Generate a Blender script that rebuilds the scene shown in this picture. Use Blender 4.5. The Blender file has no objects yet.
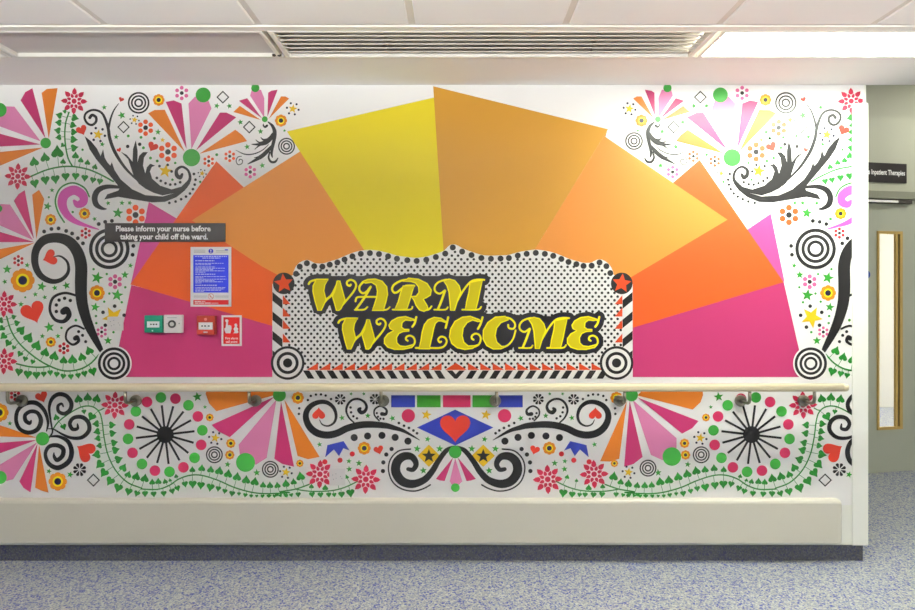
import bpy, bmesh, math, random
from mathutils import Vector
from mathutils.geometry import tessellate_polygon

random.seed(4)
SC = bpy.context.scene
COL = SC.collection
# ------------------------------------------------------------------ measures
D = 3.30                    # camera to the painted wall
F = 610.0                   # focal length in pixels (24 mm on 36 mm)
S = D / F                   # metres per pixel on the wall
HY = 291.0                  # horizon row
CXP = 457.5
ZC = 271 * S                # camera height (floor line is at row 562)
ZCEIL = ZC + 206 * S
XEND = (866 - CXP) * S      # free end of the painted wall
XLEFT = -7.6
YBACK = -6.6


def wx(px, d=0.0): return (px - CXP) * (D - d) / F
def wz(py, d=0.0): return ZC - (py - HY) * (D - d) / F


# ------------------------------------------------------------------ materials
MATS = {}


def lin(c):
    c = c / 255.0
    return c / 12.92 if c <= 0.04045 else ((c + 0.055) / 1.055) ** 2.4


def mat(name, rgb, rough=0.5, metal=0.0, spec=0.5, bump=0.0, scale=80.0, mottle=0.0):
    if name in MATS: return MATS[name]
    m = bpy.data.materials.new(name); m.use_nodes = True
    nt = m.node_tree; b = nt.nodes['Principled BSDF']
    col = (lin(rgb[0]), lin(rgb[1]), lin(rgb[2]), 1)
    b.inputs['Base Color'].default_value = col
    b.inputs['Roughness'].default_value = rough
    b.inputs['Metallic'].default_value = metal
    b.inputs['Specular IOR Level'].default_value = spec
    if bump or mottle:
        tc = nt.nodes.new('ShaderNodeTexCoord'); n = nt.nodes.new('ShaderNodeTexNoise')
        n.inputs['Scale'].default_value = scale; n.inputs['Detail'].default_value = 3
        nt.links.new(tc.outputs['Object'], n.inputs['Vector'])
        if bump:
            bp = nt.nodes.new('ShaderNodeBump'); bp.inputs['Strength'].default_value = bump
            bp.inputs['Distance'].default_value = 0.002
            nt.links.new(n.outputs['Fac'], bp.inputs['Height']); nt.links.new(bp.outputs['Normal'], b.inputs['Normal'])
        if mottle:
            mx = nt.nodes.new('ShaderNodeMix'); mx.data_type = 'RGBA'
            mx.inputs[6].default_value = col
            mx.inputs[7].default_value = tuple(v * (1 - mottle) for v in col[:3]) + (1,)
            nt.links.new(n.outputs['Fac'], mx.inputs[0]); nt.links.new(mx.outputs[2], b.inputs['Base Color'])
    MATS[name] = m
    return m


VR = 0.36
PAL = {
    'white': (240, 238, 236), 'black': (12, 11, 12), 'navy': (12, 9, 46), 'yellow': (226, 208, 22),
    'sun_yellow': (228, 208, 24), 'sun_ochre': (202, 146, 44), 'sun_light': (220, 140, 58), 'sun_deep': (216, 88, 30),
    'sun_magenta': (176, 50, 102), 'sun_pink': (198, 74, 140),
    'orange': (212, 118, 32), 'magenta': (178, 44, 100), 'pink': (212, 124, 168), 'green': (44, 138, 40),
    'disc_green': (54, 150, 54), 'leaf': (26, 118, 34), 'red': (200, 54, 36), 'crimson': (186, 28, 66), 'orchid': (206, 84, 168),
    'dot_orange': (226, 84, 28), 'petal_pink': (214, 96, 148), 'petal_red': (190, 30, 40), 'scallop': (222, 136, 20),
    'lemon': (246, 226, 24), 'star_yellow': (226, 184, 26), 'blue': (36, 50, 148), 'letter': (214, 198, 10),
    'letter_edge': (252, 240, 18), 'pennant': (212, 70, 24), 'crimson_disc': (186, 40, 84), 'block_green': (48, 132, 30),
}


def vinyl(c):
    return mat('vinyl_' + c, PAL[c], VR, spec=0.47)


def speckle(name, base, dark, light, rough):
    m = bpy.data.materials.new(name); m.use_nodes = True
    nt = m.node_tree; b = nt.nodes['Principled BSDF']; b.inputs['Roughness'].default_value = rough
    tc = nt.nodes.new('ShaderNodeTexCoord')

    def vor(scale):
        v = nt.nodes.new('ShaderNodeTexVoronoi'); v.inputs['Scale'].default_value = scale
        nt.links.new(tc.outputs['Object'], v.inputs['Vector']); return v

    def ramp(sock, p0, p1):
        r = nt.nodes.new('ShaderNodeValToRGB'); r.color_ramp.elements[0].position = p0; r.color_ramp.elements[1].position = p1
        nt.links.new(sock, r.inputs['Fac']); return r.outputs['Color']

    def mixc(fac, a, c):
        x = nt.nodes.new('ShaderNodeMix'); x.data_type = 'RGBA'; nt.links.new(fac, x.inputs[0])
        if isinstance(a, tuple): x.inputs[6].default_value = tuple(lin(v) for v in a) + (1,)
        else: nt.links.new(a, x.inputs[6])
        x.inputs[7].default_value = tuple(lin(v) for v in c) + (1,)
        return x.outputs[2]
    v1 = vor(155); s1 = nt.nodes.new('ShaderNodeSeparateColor'); nt.links.new(v1.outputs['Color'], s1.inputs[0])
    v2 = vor(125); s2 = nt.nodes.new('ShaderNodeSeparateColor'); nt.links.new(v2.outputs['Color'], s2.inputs[0])
    c = mixc(ramp(s1.outputs[0], 0.72, 0.80), base, dark)
    c = mixc(ramp(s1.outputs[1], 0.60, 0.80), c, light)
    c = mixc(ramp(s2.outputs[2], 0.86, 0.92), c, tuple(int(v * 0.72) if i < 2 else int(v * 1.0) for i, v in enumerate(dark)))
    nt.links.new(c, b.inputs['Base Color'])
    return m


M_FLOOR = speckle('floor_vinyl', (150, 153, 154), (84, 100, 152), (186, 188, 178), 0.42)
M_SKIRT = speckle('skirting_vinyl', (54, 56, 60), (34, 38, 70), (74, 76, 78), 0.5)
M_WALL = mat('wall_paint', (238, 236, 232), 0.42, bump=0.03, scale=160)
M_FAR = mat('far_wall_paint', (84, 88, 92), 0.6)
M_CLAD = mat('wall_cladding', (238, 238, 228), 0.35, bump=0.02, scale=120)
M_CEIL = mat('ceiling_plaster', (240, 236, 232), 0.8, bump=0.05, scale=200)
M_TILE = mat('ceiling_tile', (242, 238, 234), 0.85, bump=0.12, scale=420, mottle=0.03)
M_TBAR = mat('ceiling_bar', (232, 228, 220), 0.5)
M_DARKGAP = mat('dark_gap', (60, 56, 52), 0.8)
M_GRID = mat('ceiling_grid_bar', (222, 215, 206), 0.6)
M_DUCT = mat('duct_grey', (214, 208, 200), 0.6)
M_GRILLE = mat('grille_metal', (214, 208, 200), 0.45)
M_DIFF = mat('diffuser_plastic', (196, 190, 186), 0.4)
M_RAIL = mat('rail_vinyl', (214, 202, 172), 0.42, bump=0.03, scale=300)
M_STEEL = mat('brushed_steel', (138, 134, 120), 0.3, metal=1.0)
M_BUMP = mat('board_vinyl', (206, 202, 188), 0.36, bump=0.03, scale=250)
M_GUARD = mat('guard_vinyl', (240, 240, 232), 0.36)
M_DOORWALL = mat('recess_paint', (176, 178, 160), 0.6, bump=0.03, scale=150)
M_DOOR = mat('door_laminate', (174, 178, 162), 0.45, mottle=0.05, scale=12)
M_FRAME = mat('door_frame_paint', (136, 138, 122), 0.45)
M_BEAD = mat('ash_bead', (196, 164, 92), 0.5, mottle=0.2, scale=30)
M_BLACK = mat('sign_black', (38, 33, 34), 0.35)
M_WHITE = mat('print_white', (244, 244, 244), 0.45)
M_TEXT = mat('print_bright', (254, 254, 254), 0.4)
M_PLATE = mat('plate_white', (228, 224, 224), 0.4)


def emitter(name, rgb, strength):
    m = bpy.data.materials.new(name); m.use_nodes = True
    nt = m.node_tree; nt.nodes.clear()
    e = nt.nodes.new('ShaderNodeEmission'); o = nt.nodes.new('ShaderNodeOutputMaterial')
    e.inputs[0].default_value = tuple(lin(v) for v in rgb) + (1,); e.inputs[1].default_value = strength
    nt.links.new(e.outputs[0], o.inputs[0]); return m


# ------------------------------------------------------------------ object helpers
def empty(name, loc, label, cat, group=None):
    o = bpy.data.objects.new(name, None); COL.objects.link(o); o.location = loc
    o['label'] = label; o['category'] = cat
    if group: o['group'] = group
    o.empty_display_size = 0.05
    return o


def put(name, me, mats, parent=None, loc=None, label=None, kind=None):
    o = bpy.data.objects.new(name, me); COL.objects.link(o)
    for m in (mats if isinstance(mats, (list, tuple)) else [mats]): me.materials.append(m)
    if parent is not None: o.parent = parent
    if loc is not None: o.location = loc
    if label: o['label'] = label
    if kind: o['kind'] = kind
    return o


def tag(o, label, cat, group=None):
    o['label'] = label; o['category'] = cat
    if group: o['group'] = group
    return o


class MB:
    """collects boxes, tubes, prisms and lathes into one mesh"""
    def __init__(self): self.bm = bmesh.new(); self.mi = 0

    def _fin(self, faces):
        for f in faces: f.material_index = self.mi

    def box(self, x0, x1, y0, y1, z0, z1, bev=0.0, seg=2):
        vs = [self.bm.verts.new((x, y, z)) for x in (x0, x1) for y in (y0, y1) for z in (z0, z1)]
        ids = [(0, 1, 3, 2), (4, 6, 7, 5), (0, 4, 5, 1), (2, 3, 7, 6), (0, 2, 6, 4), (1, 5, 7, 3)]
        fs = [self.bm.faces.new([vs[i] for i in q]) for q in ids]
        self._fin(fs)
        if bev:
            es = list({e for f in fs for e in f.edges})
            r = bmesh.ops.bevel(self.bm, geom=es, offset=bev, segments=seg, profile=0.5, affect='EDGES')
            self._fin(r['faces'])
        return self

    def tube(self, pts, r, n=14, caps=True):
        pts = [Vector(p) for p in pts]; rings = []
        up = Vector((0, 0, 1))
        for i, p in enumerate(pts):
            t = (pts[min(i + 1, len(pts) - 1)] - pts[max(i - 1, 0)]).normalized()
            a = t.cross(Vector((1, 0, 0)))
            if a.length < 0.1: a = t.cross(up)
            a.normalize(); b = t.cross(a).normalized()
            rr = r[i] if isinstance(r, (list, tuple)) else r
            rings.append([self.bm.verts.new(p + a * rr * math.cos(2 * math.pi * k / n) + b * rr * math.sin(2 * math.pi * k / n)) for k in range(n)])
        fs = []
        for i in range(len(rings) - 1):
            for k in range(n):
                fs.append(self.bm.faces.new((rings[i][k], rings[i][(k + 1) % n], rings[i + 1][(k + 1) % n], rings[i + 1][k])))
        for f in fs: f.smooth = True
        if caps:
            fs.append(self.bm.faces.new(rings[0][::-1])); fs.append(self.bm.faces.new(rings[-1]))
        self._fin(fs)
        return self

    def prism_x(self, prof, x0, x1, smooth=False):
        """profile of (y,z) points extruded along x"""
        a = [self.bm.verts.new((x0, y, z)) for y, z in prof]; b = [self.bm.verts.new((x1, y, z)) for y, z in prof]
        n = len(prof); fs = []
        for k in range(n):
            f = self.bm.faces.new((a[k], a[(k + 1) % n], b[(k + 1) % n], b[k])); f.smooth = smooth; fs.append(f)
        fs.append(self.bm.faces.new(a[::-1])); fs.append(self.bm.faces.new(b))
        self._fin(fs); return self

    def mesh(self, name):
        bmesh.ops.recalc_face_normals(self.bm, faces=self.bm.faces)
        me = bpy.data.meshes.new(name); self.bm.to_mesh(me); self.bm.free(); return me

    def build(self, name, mats, parent=None, loc=None, label=None, kind=None):
        return put(name, self.mesh(name), mats, parent, loc, label, kind)


# ------------------------------------------------------------------ flat print work
def catmull(pts, vals=None, n=7, closed=False):
    P = [tuple(p) for p in pts]; N = len(P); out = []; ov = []
    segs = N if closed else N - 1
    for i in range(segs):
        if closed: p0, p1, p2, p3 = P[(i - 1) % N], P[i], P[(i + 1) % N], P[(i + 2) % N]
        else: p0, p1, p2, p3 = P[max(i - 1, 0)], P[i], P[i + 1], P[min(i + 2, N - 1)]
        for k in range(n):
            t = k / n
            q = [0.5 * (2 * p1[j] + (p2[j] - p0[j]) * t + (2 * p0[j] - 5 * p1[j] + 4 * p2[j] - p3[j]) * t * t + (3 * p1[j] - p0[j] - 3 * p2[j] + p3[j]) * t ** 3) for j in (0, 1)]
            out.append(tuple(q))
            if vals: ov.append(vals[i] * (1 - t) + vals[(i + 1) % N] * t)
    if not closed:
        out.append(P[-1])
        if vals: ov.append(vals[-1])
    return (out, ov) if vals else out


ID = lambda p: p


def mirror_up(p):
    d = 455 - p[0]; return (455 + d + 10 + 0.014 * d, p[1])


def mirror_low(p):
    d = 455 - p[0]; return (455 + d + math.copysign(3.3 * (1 - math.exp(-abs(d) / 25)), d) + 4e-5 * d * abs(d), p[1])


class Art:
    """flat printed shapes in wall-picture units, on the wall face"""
    T = staticmethod(ID)          # current transform (mirror)
    CLIP = (-700, 861.0, 80, 600)

    def __init__(self, base=0):
        self.base = base; self.k = 0; self.tris = []; self.cols = []

    def ci(self, c):
        if c not in self.cols: self.cols.append(c)
        return self.cols.index(c)

    def poly(self, pts, c, lift=True):
        pts = [Art.T(p) for p in pts]
        ci = self.ci(c)
        if lift: self.k += 1
        v = [Vector((p[0], p[1], 0)) for p in pts]
        if len(v) == 3: ts = [(0, 1, 2)]
        else: ts = tessellate_polygon([v])
        for t in ts: self.tris.append(([pts[i] for i in t], self.k, ci))
        return self

    def quads(self, quads, c):
        ci = self.ci(c); self.k += 1
        for q in quads:
            q = [Art.T(p) for p in q]
            self.tris.append((q, self.k, ci))
        return self

    def disc(self, x, y, r, c, n=None, lift=True):
        n = n or (10 if r < 2 else 18 if r < 6 else 36)
        ci = self.ci(c)
        if lift: self.k += 1
        x, y = Art.T((x, y))
        self.tris.append(([(x + r * math.cos(2 * math.pi * i / n), y + r * math.sin(2 * math.pi * i / n)) for i in range(n)], self.k, ci))
        return self

    def ring(self, x, y, r0, r1, c, n=48):
        x, y = Art.T((x, y)); ci = self.ci(c); self.k += 1
        for i in range(n):
            a, b = 2 * math.pi * i / n, 2 * math.pi * (i + 1) / n
            self.tris.append(([(x + r0 * math.cos(a), y + r0 * math.sin(a)), (x + r1 * math.cos(a), y + r1 * math.sin(a)),
                               (x + r1 * math.cos(b), y + r1 * math.sin(b)), (x + r0 * math.cos(b), y + r0 * math.sin(b))], self.k, ci))
        return self

    def ribbon(self, pts, w, c, grow=0.0, smooth=True, closed=False, cap=True):
        if not isinstance(w, (list, tuple)): w = [w] * len(pts)
        if len(w) < len(pts): w = list(w) + [w[-1]] * (len(pts) - len(w))
        w = list(w[:len(pts)])
        if smooth: P, W = catmull(pts, w, 7, closed)
        else: P, W = list(pts), w
        P = [Art.T(p) for p in P]
        N = len(P); L = []; R = []
        for i in range(N):
            if closed: a, b = P[(i - 1) % N], P[(i + 1) % N]
            else: a, b = P[max(i - 1, 0)], P[min(i + 1, N - 1)]
            dx, dy = b[0] - a[0], b[1] - a[1]; l = math.hypot(dx, dy) or 1
            nx, ny = -dy / l, dx / l; h = W[i] / 2 + grow
            L.append((P[i][0] + nx * h, P[i][1] + ny * h)); R.append((P[i][0] - nx * h, P[i][1] - ny * h))
        ci = self.ci(c); self.k += 1
        for i in range(N if closed else N - 1):
            j = (i + 1) % N
            self.tris.append(([L[i], R[i], R[j], L[j]], self.k, ci))
        if cap and not closed:
            for e in (0, N - 1):
                r = W[e] / 2 + grow
                if r > 0.4:
                    self.k += 1
                    self.tris.append(([(P[e][0] + r * math.cos(2 * math.pi * i / 16), P[e][1] + r * math.sin(2 * math.pi * i / 16)) for i in range(16)], self.k, ci))
        return self

    def star(self, x, y, r, c, n=5, inner=0.42, rot=-90, lift=True):
        x, y = Art.T((x, y)); ci = self.ci(c)
        if lift: self.k += 1
        pts = []
        for i in range(2 * n):
            a = math.radians(rot + 180 * i / n); rr = r if i % 2 == 0 else r * inner
            pts.append((x + rr * math.cos(a), y + rr * math.sin(a)))
        for i in range(0, 2 * n, 2):
            self.tris.append(([(x, y), pts[i - 1], pts[i], pts[i + 1]], self.k, ci))
        return self

    def heart(self, x, y, w, c, tip=(0, 1)):
        base = []
        for i in range(32):
            t = 2 * math.pi * i / 32
            base.append((16 * math.sin(t) ** 3 / 32, -(13 * math.cos(t) - 5 * math.cos(2 * t) - 2 * math.cos(3 * t) - math.cos(4 * t)) / 32 - 0.07))
        l = math.hypot(*tip); ux, uy = tip[0] / l, tip[1] / l
        return self.poly([(x + w * (px * uy + py * ux), y + w * (-px * ux + py * uy)) for px, py in base], c)

    def leaf(self, x, y, s, dx, dy, c, lift=False):
        prof = [(0, 0.62), (0.17, 0.32), (0.44, 0.02), (0.52, -0.2), (0.36, -0.38), (0.15, -0.4), (0, -0.26), (-0.15, -0.4), (-0.36, -0.38), (-0.52, -0.2), (-0.44, 0.02), (-0.17, 0.32)]
        return self.poly([(x + s * (px * dy + py * dx), y + s * (-px * dx + py * dy)) for px, py in prof], c, lift)

    def build(self, name, parent, label=None):
        x0, x1, y0, y1 = Art.CLIP
        ox, oy, oz = parent['o3']
        verts = []; faces = []; mi = []
        for pts, k, ci in self.tris:
            for ax, lim, sg in ((0, x1, 1), (0, x0, -1), (1, y1, 1), (1, y0, -1)):
                if all(sg * (lim - p[ax]) >= 0 for p in pts): continue
                out = []
                for i in range(len(pts)):
                    a, b = pts[i], pts[(i + 1) % len(pts)]
                    da, db = sg * (lim - a[ax]), sg * (lim - b[ax])
                    if da >= 0: out.append(a)
                    if (da >= 0) != (db >= 0):
                        t = da / (da - db); out.append((a[0] + (b[0] - a[0]) * t, a[1] + (b[1] - a[1]) * t))
                pts = out
                if len(pts) < 3: break
            if len(pts) < 3: continue
            ar = sum(pts[i][0] * pts[(i + 1) % len(pts)][1] - pts[(i + 1) % len(pts)][0] * pts[i][1] for i in range(len(pts)))
            if ar > 0: pts = pts[::-1]
            if abs(ar) < 1e-6: continue
            y = -0.0016 - self.base * 0.00012 - k * 0.000012
            n = len(verts)
            for p in pts: verts.append((wx(p[0]) - ox, y - oy, wz(p[1]) - oz))
            faces.append(tuple(range(n, n + len(pts)))[::-1]); mi.append(ci)
        if not faces: return None
        me = bpy.data.meshes.new(name); me.from_pydata(verts, [], faces)
        o = put(name, me, [vinyl(c) for c in self.cols], parent, label=label)
        me.polygons.foreach_set('material_index', mi)
        # make every face look into the room
        bm = bmesh.new(); bm.from_mesh(me)
        for f in bm.faces:
            f.normal_update()
            if f.normal.y > 0: f.normal_flip()
        bm.to_mesh(me); bm.free()
        pw = parent
        if parent.get('sub'): o.location = (0, 0, 0)
        return o


class O:
    """zoom-frame coordinates -> picture coordinates"""
    def __init__(self, x, y, s): self.x, self.y, self.s = x, y, s
    def p(self, *a): return (self.x + a[0] / self.s, self.y + a[1] / self.s)
    def P(self, L): return [self.p(*q) for q in L]
    def r(self, v): return [q / self.s for q in v] if isinstance(v, (list, tuple)) else v / self.s
    def W(self, L): return [v / self.s for v in L]


K = 813 / 160.0


def mural_root(name, px, py, label, cat):
    e = empty(name, (wx(px), 0, wz(py)), label, cat)
    e['o3'] = (wx(px), 0.0, wz(py))
    return e


def part_group(name, parent, label=None):
    """a part that has sub-parts: an Empty at the mural's own origin"""
    e = bpy.data.objects.new(name, None); COL.objects.link(e); e.parent = parent
    e['o3'] = tuple(parent['o3']); e.empty_display_size = 0.02
    if label: e['label'] = label
    return e


# ---- motif makers (each one makes one part of a mural)
def m_burst_flower(o, x, y, R, root):
    cx, cy = o.p(x, y); R = o.r(R); a = Art(8)
    a.disc(cx, cy, R * 0.19, 'crimson')
    for i in range(8):
        t = math.radians(45 * i + 2)
        for rr, s in ((0.72, 0.36), (0.42, 0.24)):
            tt = t if rr > 0.6 else t + math.radians(22.5)
            ux, uy = math.cos(tt), math.sin(tt)
            prof = [(0.78, 0), (0.25, 0.40), (-0.25, 0.50), (-0.55, 0.32), (-0.66, 0), (-0.55, -0.32), (-0.25, -0.50), (0.25, -0.40)]
            a.poly([(cx + R * (rr * ux + s * (p * ux - q * uy)), cy + R * (rr * uy + s * (p * uy + q * ux))) for p, q in prof], 'crimson', False)
    return a.build('burst_flower', root, 'crimson flower of teardrop petals')


def m_dot_flower(o, x, y, R, r, root, col='dot_orange'):
    cx, cy = o.p(x, y); R, r = o.r(R), o.r(r); a = Art(8)
    a.disc(cx, cy, R + r + 0.5, 'white')
    for i in range(6):
        t = math.radians(60 * i + 30); a.disc(cx + R * math.cos(t), cy + R * math.sin(t), r, col, lift=(i == 0))
    a.disc(cx, cy, r, 'black')
    nm = {'dot_orange': 'orange', 'petal_pink': 'pink', 'petal_red': 'red'}[col]
    return a.build('dot_flower', root, nm + ' six-dot flower with black centre')


def m_scallop(o, x, y, R, root):
    cx, cy = o.p(x, y); R = o.r(R); a = Art(8)
    pts = []
    for i in range(64):
        t = 2 * math.pi * i / 64; rr = R * (0.88 + 0.12 * abs(math.cos(4 * t)) ** 0.6 * 1.0)
        pts.append((cx + rr * math.cos(t), cy + rr * math.sin(t)))
    a.poly(pts, 'scallop'); a.disc(cx, cy, R * 0.56, 'lemon', 32); a.disc(cx, cy, R * 0.37, 'navy', 24)
    return a.build('scalloped_flower', root, 'orange scalloped flower with yellow and navy centre')


def m_daisy(o, x, y, R, root):
    cx, cy = o.p(x, y); R = o.r(R); a = Art(8)
    for i in range(8):
        t = math.radians(45 * i + 22); ux, uy = math.cos(t), math.sin(t)
        prof = [(1, 0.0), (0.97, 0.17), (0.8, 0.24), (0.55, 0.15), (0.24, 0.03), (0.24, -0.03), (0.55, -0.15), (0.8, -0.24), (0.97, -0.17)]
        a.poly([(cx + R * (p * ux - q * uy), cy + R * (p * uy + q * ux)) for p, q in prof], 'black', False)
    return a.build('daisy', root, 'small black eight-petal daisy')


def m_star(o, x, y, r, root):
    cx, cy = o.p(x, y); r = o.r(r) * 1.12; a = Art(8)
    if r < 1.7:
        a.disc(cx, cy, r * 0.95, 'green'); return a.build('green_dot', root, 'small green dot')
    a.star(cx, cy, r, 'green', rot=-90 + (cx * 7 + cy * 3) % 40 - 20)
    return a.build('green_star', root, 'green five-point star')


def m_ystar(o, x, y, r, root, dots=True, n=5, big=False):
    cx, cy = o.p(x, y); r = o.r(r); a = Art(8)
    lf = Art.T is ID
    rot = (242 if lf else -62) if big else -80
    a.star(cx, cy, r, 'star_yellow', rot=rot)
    if dots:
        cx, cy = Art.T((cx, cy)); T, Art.T = Art.T, staticmethod(ID)
        for i in range(6 if not big else 5):
            t = math.radians(60 * i - 50 if not big else rot + 36 + 72 * i); dr = max(0.75, r * 0.24) if not big else 1.9
            a.disc(cx + r * (1.25 if not big else .98) * math.cos(t), cy + r * (1.25 if not big else .98) * math.sin(t), dr, 'navy' if not big else 'black', lift=(i == 0))
        Art.T = staticmethod(T)
    return a.build('yellow_star', root, 'yellow star ringed by dark dots' if dots else 'plain yellow star')


def m_target(o, x, y, R, root, rings, halo=True, core=None, base=14):
    cx, cy = o.p(x, y); R = o.r(R); a = Art(base)
    a.disc(cx, cy, R + (1.6 if halo else 0.3), 'white', 48)
    for r0, r1 in rings: a.ring(cx, cy, R * r0, R * r1, 'black')
    if core: a.disc(cx, cy, R * core, 'black', 32)
    return a.build('target_rings', root, 'black and white concentric rings')


T3 = [(0.84, 1.0), (0.55, 0.71), (0.25, 0.41)]
TB = [(0.83, 1.0), (0.54, 0.70), (0.27, 0.42)]


def m_diamond(o, x, y, r, root):
    cx, cy = o.p(x, y); r = o.r(r); a = Art(8); h = 0.75
    q = [(0, -1), (1, 0), (0, 1), (-1, 0)]
    a.quads([[(cx + q[i][0] * r, cy + q[i][1] * r), (cx + q[(i + 1) % 4][0] * r, cy + q[(i + 1) % 4][1] * r),
              (cx + q[(i + 1) % 4][0] * r * h, cy + q[(i + 1) % 4][1] * r * h), (cx + q[i][0] * r * h, cy + q[i][1] * r * h)] for i in range(4)], 'black')
    return a.build('diamond_outline', root, 'small black diamond outline')


def m_heart(o, x, y, w, root, tip=(0, 1), base=8):
    a = Art(base); cx, cy = o.p(x, y); a.heart(cx, cy, o.r(w), 'red', tip)
    return a.build('heart', root, 'red heart')


def m_dots(o, L, r, root, label='trail of black dots'):
    a = Art(9)
    for q in L:
        cx, cy = o.p(q[0], q[1]); a.disc(cx, cy, o.r(q[2] if len(q) > 2 else r), 'black', 14, lift=False)
    return a.build('dot_trail', root, label)


def m_vine(root, stems, leaves, w=1.5):
    """stems: lists of picture points; leaves: (x, y, size) in picture units"""
    a = Art(6); dense = []
    for st in stems:
        a.ribbon(st, w, 'leaf'); dense += catmull(st)
    for x, y, s in leaves:
        q = min(dense, key=lambda p: (p[0] - x) ** 2 + (p[1] - y) ** 2)
        dx, dy = x - q[0], y - q[1]; l = math.hypot(dx, dy) or 1
        dx, dy = dx / l, dy / l
        if abs(dy) > 0.35: dx *= 0.45
        n = math.hypot(dx, dy); dx, dy = dx / n, dy / n
        if l > 3: a.ribbon([q, (x, y)], 0.5, 'leaf', smooth=False, cap=False)
        a.leaf(x, y, s * 1.22, dx, dy, 'leaf', lift=True)
    return a.build('leafy_vine', root, 'green vine with heart-shaped leaves')


def m_scroll(root, polys, ribbons, label='black curling scroll', base=10, col='black', name='scroll'):
    a = Art(base)
    for p in polys: a.poly(p, col)
    for pts, w in ribbons: a.ribbon(pts, w, col)
    return a.build(name, root, label)


def m_fan(root, o, rays, hub=None, tip=None, label='fan of five coloured rays'):
    g = part_group('ray_fan', root, label)
    for pts, c in rays:
        a = Art(5); a.poly(o.P(pts), c); a.build('fan_ray', g, {'orange': 'orange ray', 'magenta': 'magenta ray', 'pink': 'pale pink ray'}[c])
    if hub:
        a = Art(12); cx, cy = o.p(hub[0], hub[1]); a.disc(cx, cy, o.r(hub[2]), 'disc_green'); a.build('fan_hub', g, 'green hub disc')
    if tip:
        a = Art(12); cx, cy = o.p(tip[0], tip[1]); a.disc(cx, cy, o.r(tip[2]), 'disc_green'); a.build('fan_tip', g, 'green disc at ray end')


# ================================================================== THE SETTING
# floor
MB().box(XLEFT - .3, 6.2, YBACK - .3, 4.8, -0.12, 0).build('floor', M_FLOOR, kind='structure')
# painted wall (cladding stands a little proud of the coved skirting)
zb = wz(545)
MB().box(XLEFT, XEND, 0, 0.24, zb, ZCEIL + 0.1).build('wall_front', M_CLAD, kind='structure')
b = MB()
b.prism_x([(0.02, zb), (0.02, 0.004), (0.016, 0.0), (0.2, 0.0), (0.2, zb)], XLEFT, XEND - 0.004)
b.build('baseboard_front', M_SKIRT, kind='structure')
# far side of the corridor, behind the photographer, and its ends
MB().box(XLEFT - .2, XLEFT, YBACK, 0.24, 0, ZCEIL + 0.1).build('wall_left', M_FAR, kind='structure')
MB().box(XLEFT - .2, 6.0, YBACK - .2, YBACK, 0, 3.4).build('wall_back', M_FAR, kind='structure')
MB().box(6.0, 6.2, YBACK - .2, 4.6, 0, 3.4).build('wall_right', M_WALL, kind='structure')

# ceiling: plaster margin by the wall, service strip, then tiles
YG0, YG1 = -0.395, -0.695       # service strip (vents and lights)
YT = -0.735                     # first row of tiles
TS = 0.643
c = MB()
c.mi = 0
c.box(XLEFT, 6.0, YG0, 0.0, ZCEIL, ZCEIL + 0.1)                       # plaster margin
c.mi = 2
c.box(XLEFT, 6.0, YT, YG1, ZCEIL - 0.004, ZCEIL + 0.05)                # bar before the tiles
c.mi = 0
c.box(XLEFT, 6.0, YG1, YG0, ZCEIL + 0.085, ZCEIL + 0.1)                # top of the service strip
x0t = -0.19 - 12 * TS
for i in range(24):
    xa = x0t + i * TS
    if xa > 5.95: break
    xs, xe = max(xa, XLEFT), min(xa + TS, 6.0)
    if xe - xs < 0.05: continue
    for j in range(10):
        yb = YT - j * TS; ya = max(yb - TS, YBACK)
        if yb - ya < 0.05: break
        c.mi = 1
        c.box(xs + 0.014, xe - 0.014, ya + 0.014, yb - 0.014, ZCEIL - 0.001, ZCEIL + 0.03, 0.004, 1)
c.mi = 3
c.box(XLEFT, 6.0, YBACK, YT, ZCEIL + 0.006, ZCEIL + 0.05)              # grid bars seen between the tiles
c.build('ceiling', [M_CEIL, M_TILE, M_TBAR, M_GRID], kind='structure')

# ---- recess with the door, right of the wall end
RZ = 3.25
A0 = Vector((2.02, 1.30, 0)); ang = math.radians(11)
ux = Vector((math.cos(ang), math.sin(ang), 0)); 


def recess_point(t, n, z):      # along, in front of (negative n = towards camera), up
    nrm = Vector((-math.sin(ang), math.cos(ang), 0))
    p = A0 + ux * t + nrm * n; return (p.x, p.y, z)


def rbox(mb, t0, t1, n0, n1, z0, z1, bev=0.0):
    tmp = MB(); tmp.box(t0, t1, n0, n1, z0, z1, bev); me = tmp.mesh('t')
    n = len(mb.bm.verts); mb.bm.from_mesh(me)
    mb.bm.verts.ensure_lookup_table()
    for v in list(mb.bm.verts)[n:]: v.co = Vector(recess_point(*v.co))
    bpy.data.meshes.remove(me)
    return mb


def ray_t(px):                  # where the sight line through picture column px meets the door wall
    k = (px - CXP) / F
    # x = k*(D + y); x = A0.x+t*ux.x ; y = A0.y+t*ux.y
    return (k * (D + A0.y) - A0.x) / (ux.x - k * ux.y)


def ray_z(t, py):
    return ZC - (py - HY) * (D + A0.y + t * ux.y) / F


tl, tr = ray_t(845), ray_t(1010)                   # door leaf edges along the wall
zh = ray_z(ray_t(890), 199)                        # leaf top
w = MB(); w.mi = 0
rbox(w, -0.6, tl - 0.06, 0, 0.2, 0, RZ); rbox(w, tr + 0.06, 3.9, 0, 0.2, 0, RZ); rbox(w, tl - 0.06, tr + 0.06, 0, 0.2, zh + 0.05, RZ)
w.build('wall_recess', M_DOORWALL, kind='structure')
MB().box(1.0, 6.2, 0.0, 2.4, RZ, RZ + 0.1).build('ceiling_recess', M_CEIL, kind='structure')
MB().box(XLEFT, 6.2, 0.0, 0.06, ZCEIL + 0.1, RZ + 0.1).build('trim_1', M_CEIL, kind='structure')   # edge of the lower ceiling

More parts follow.
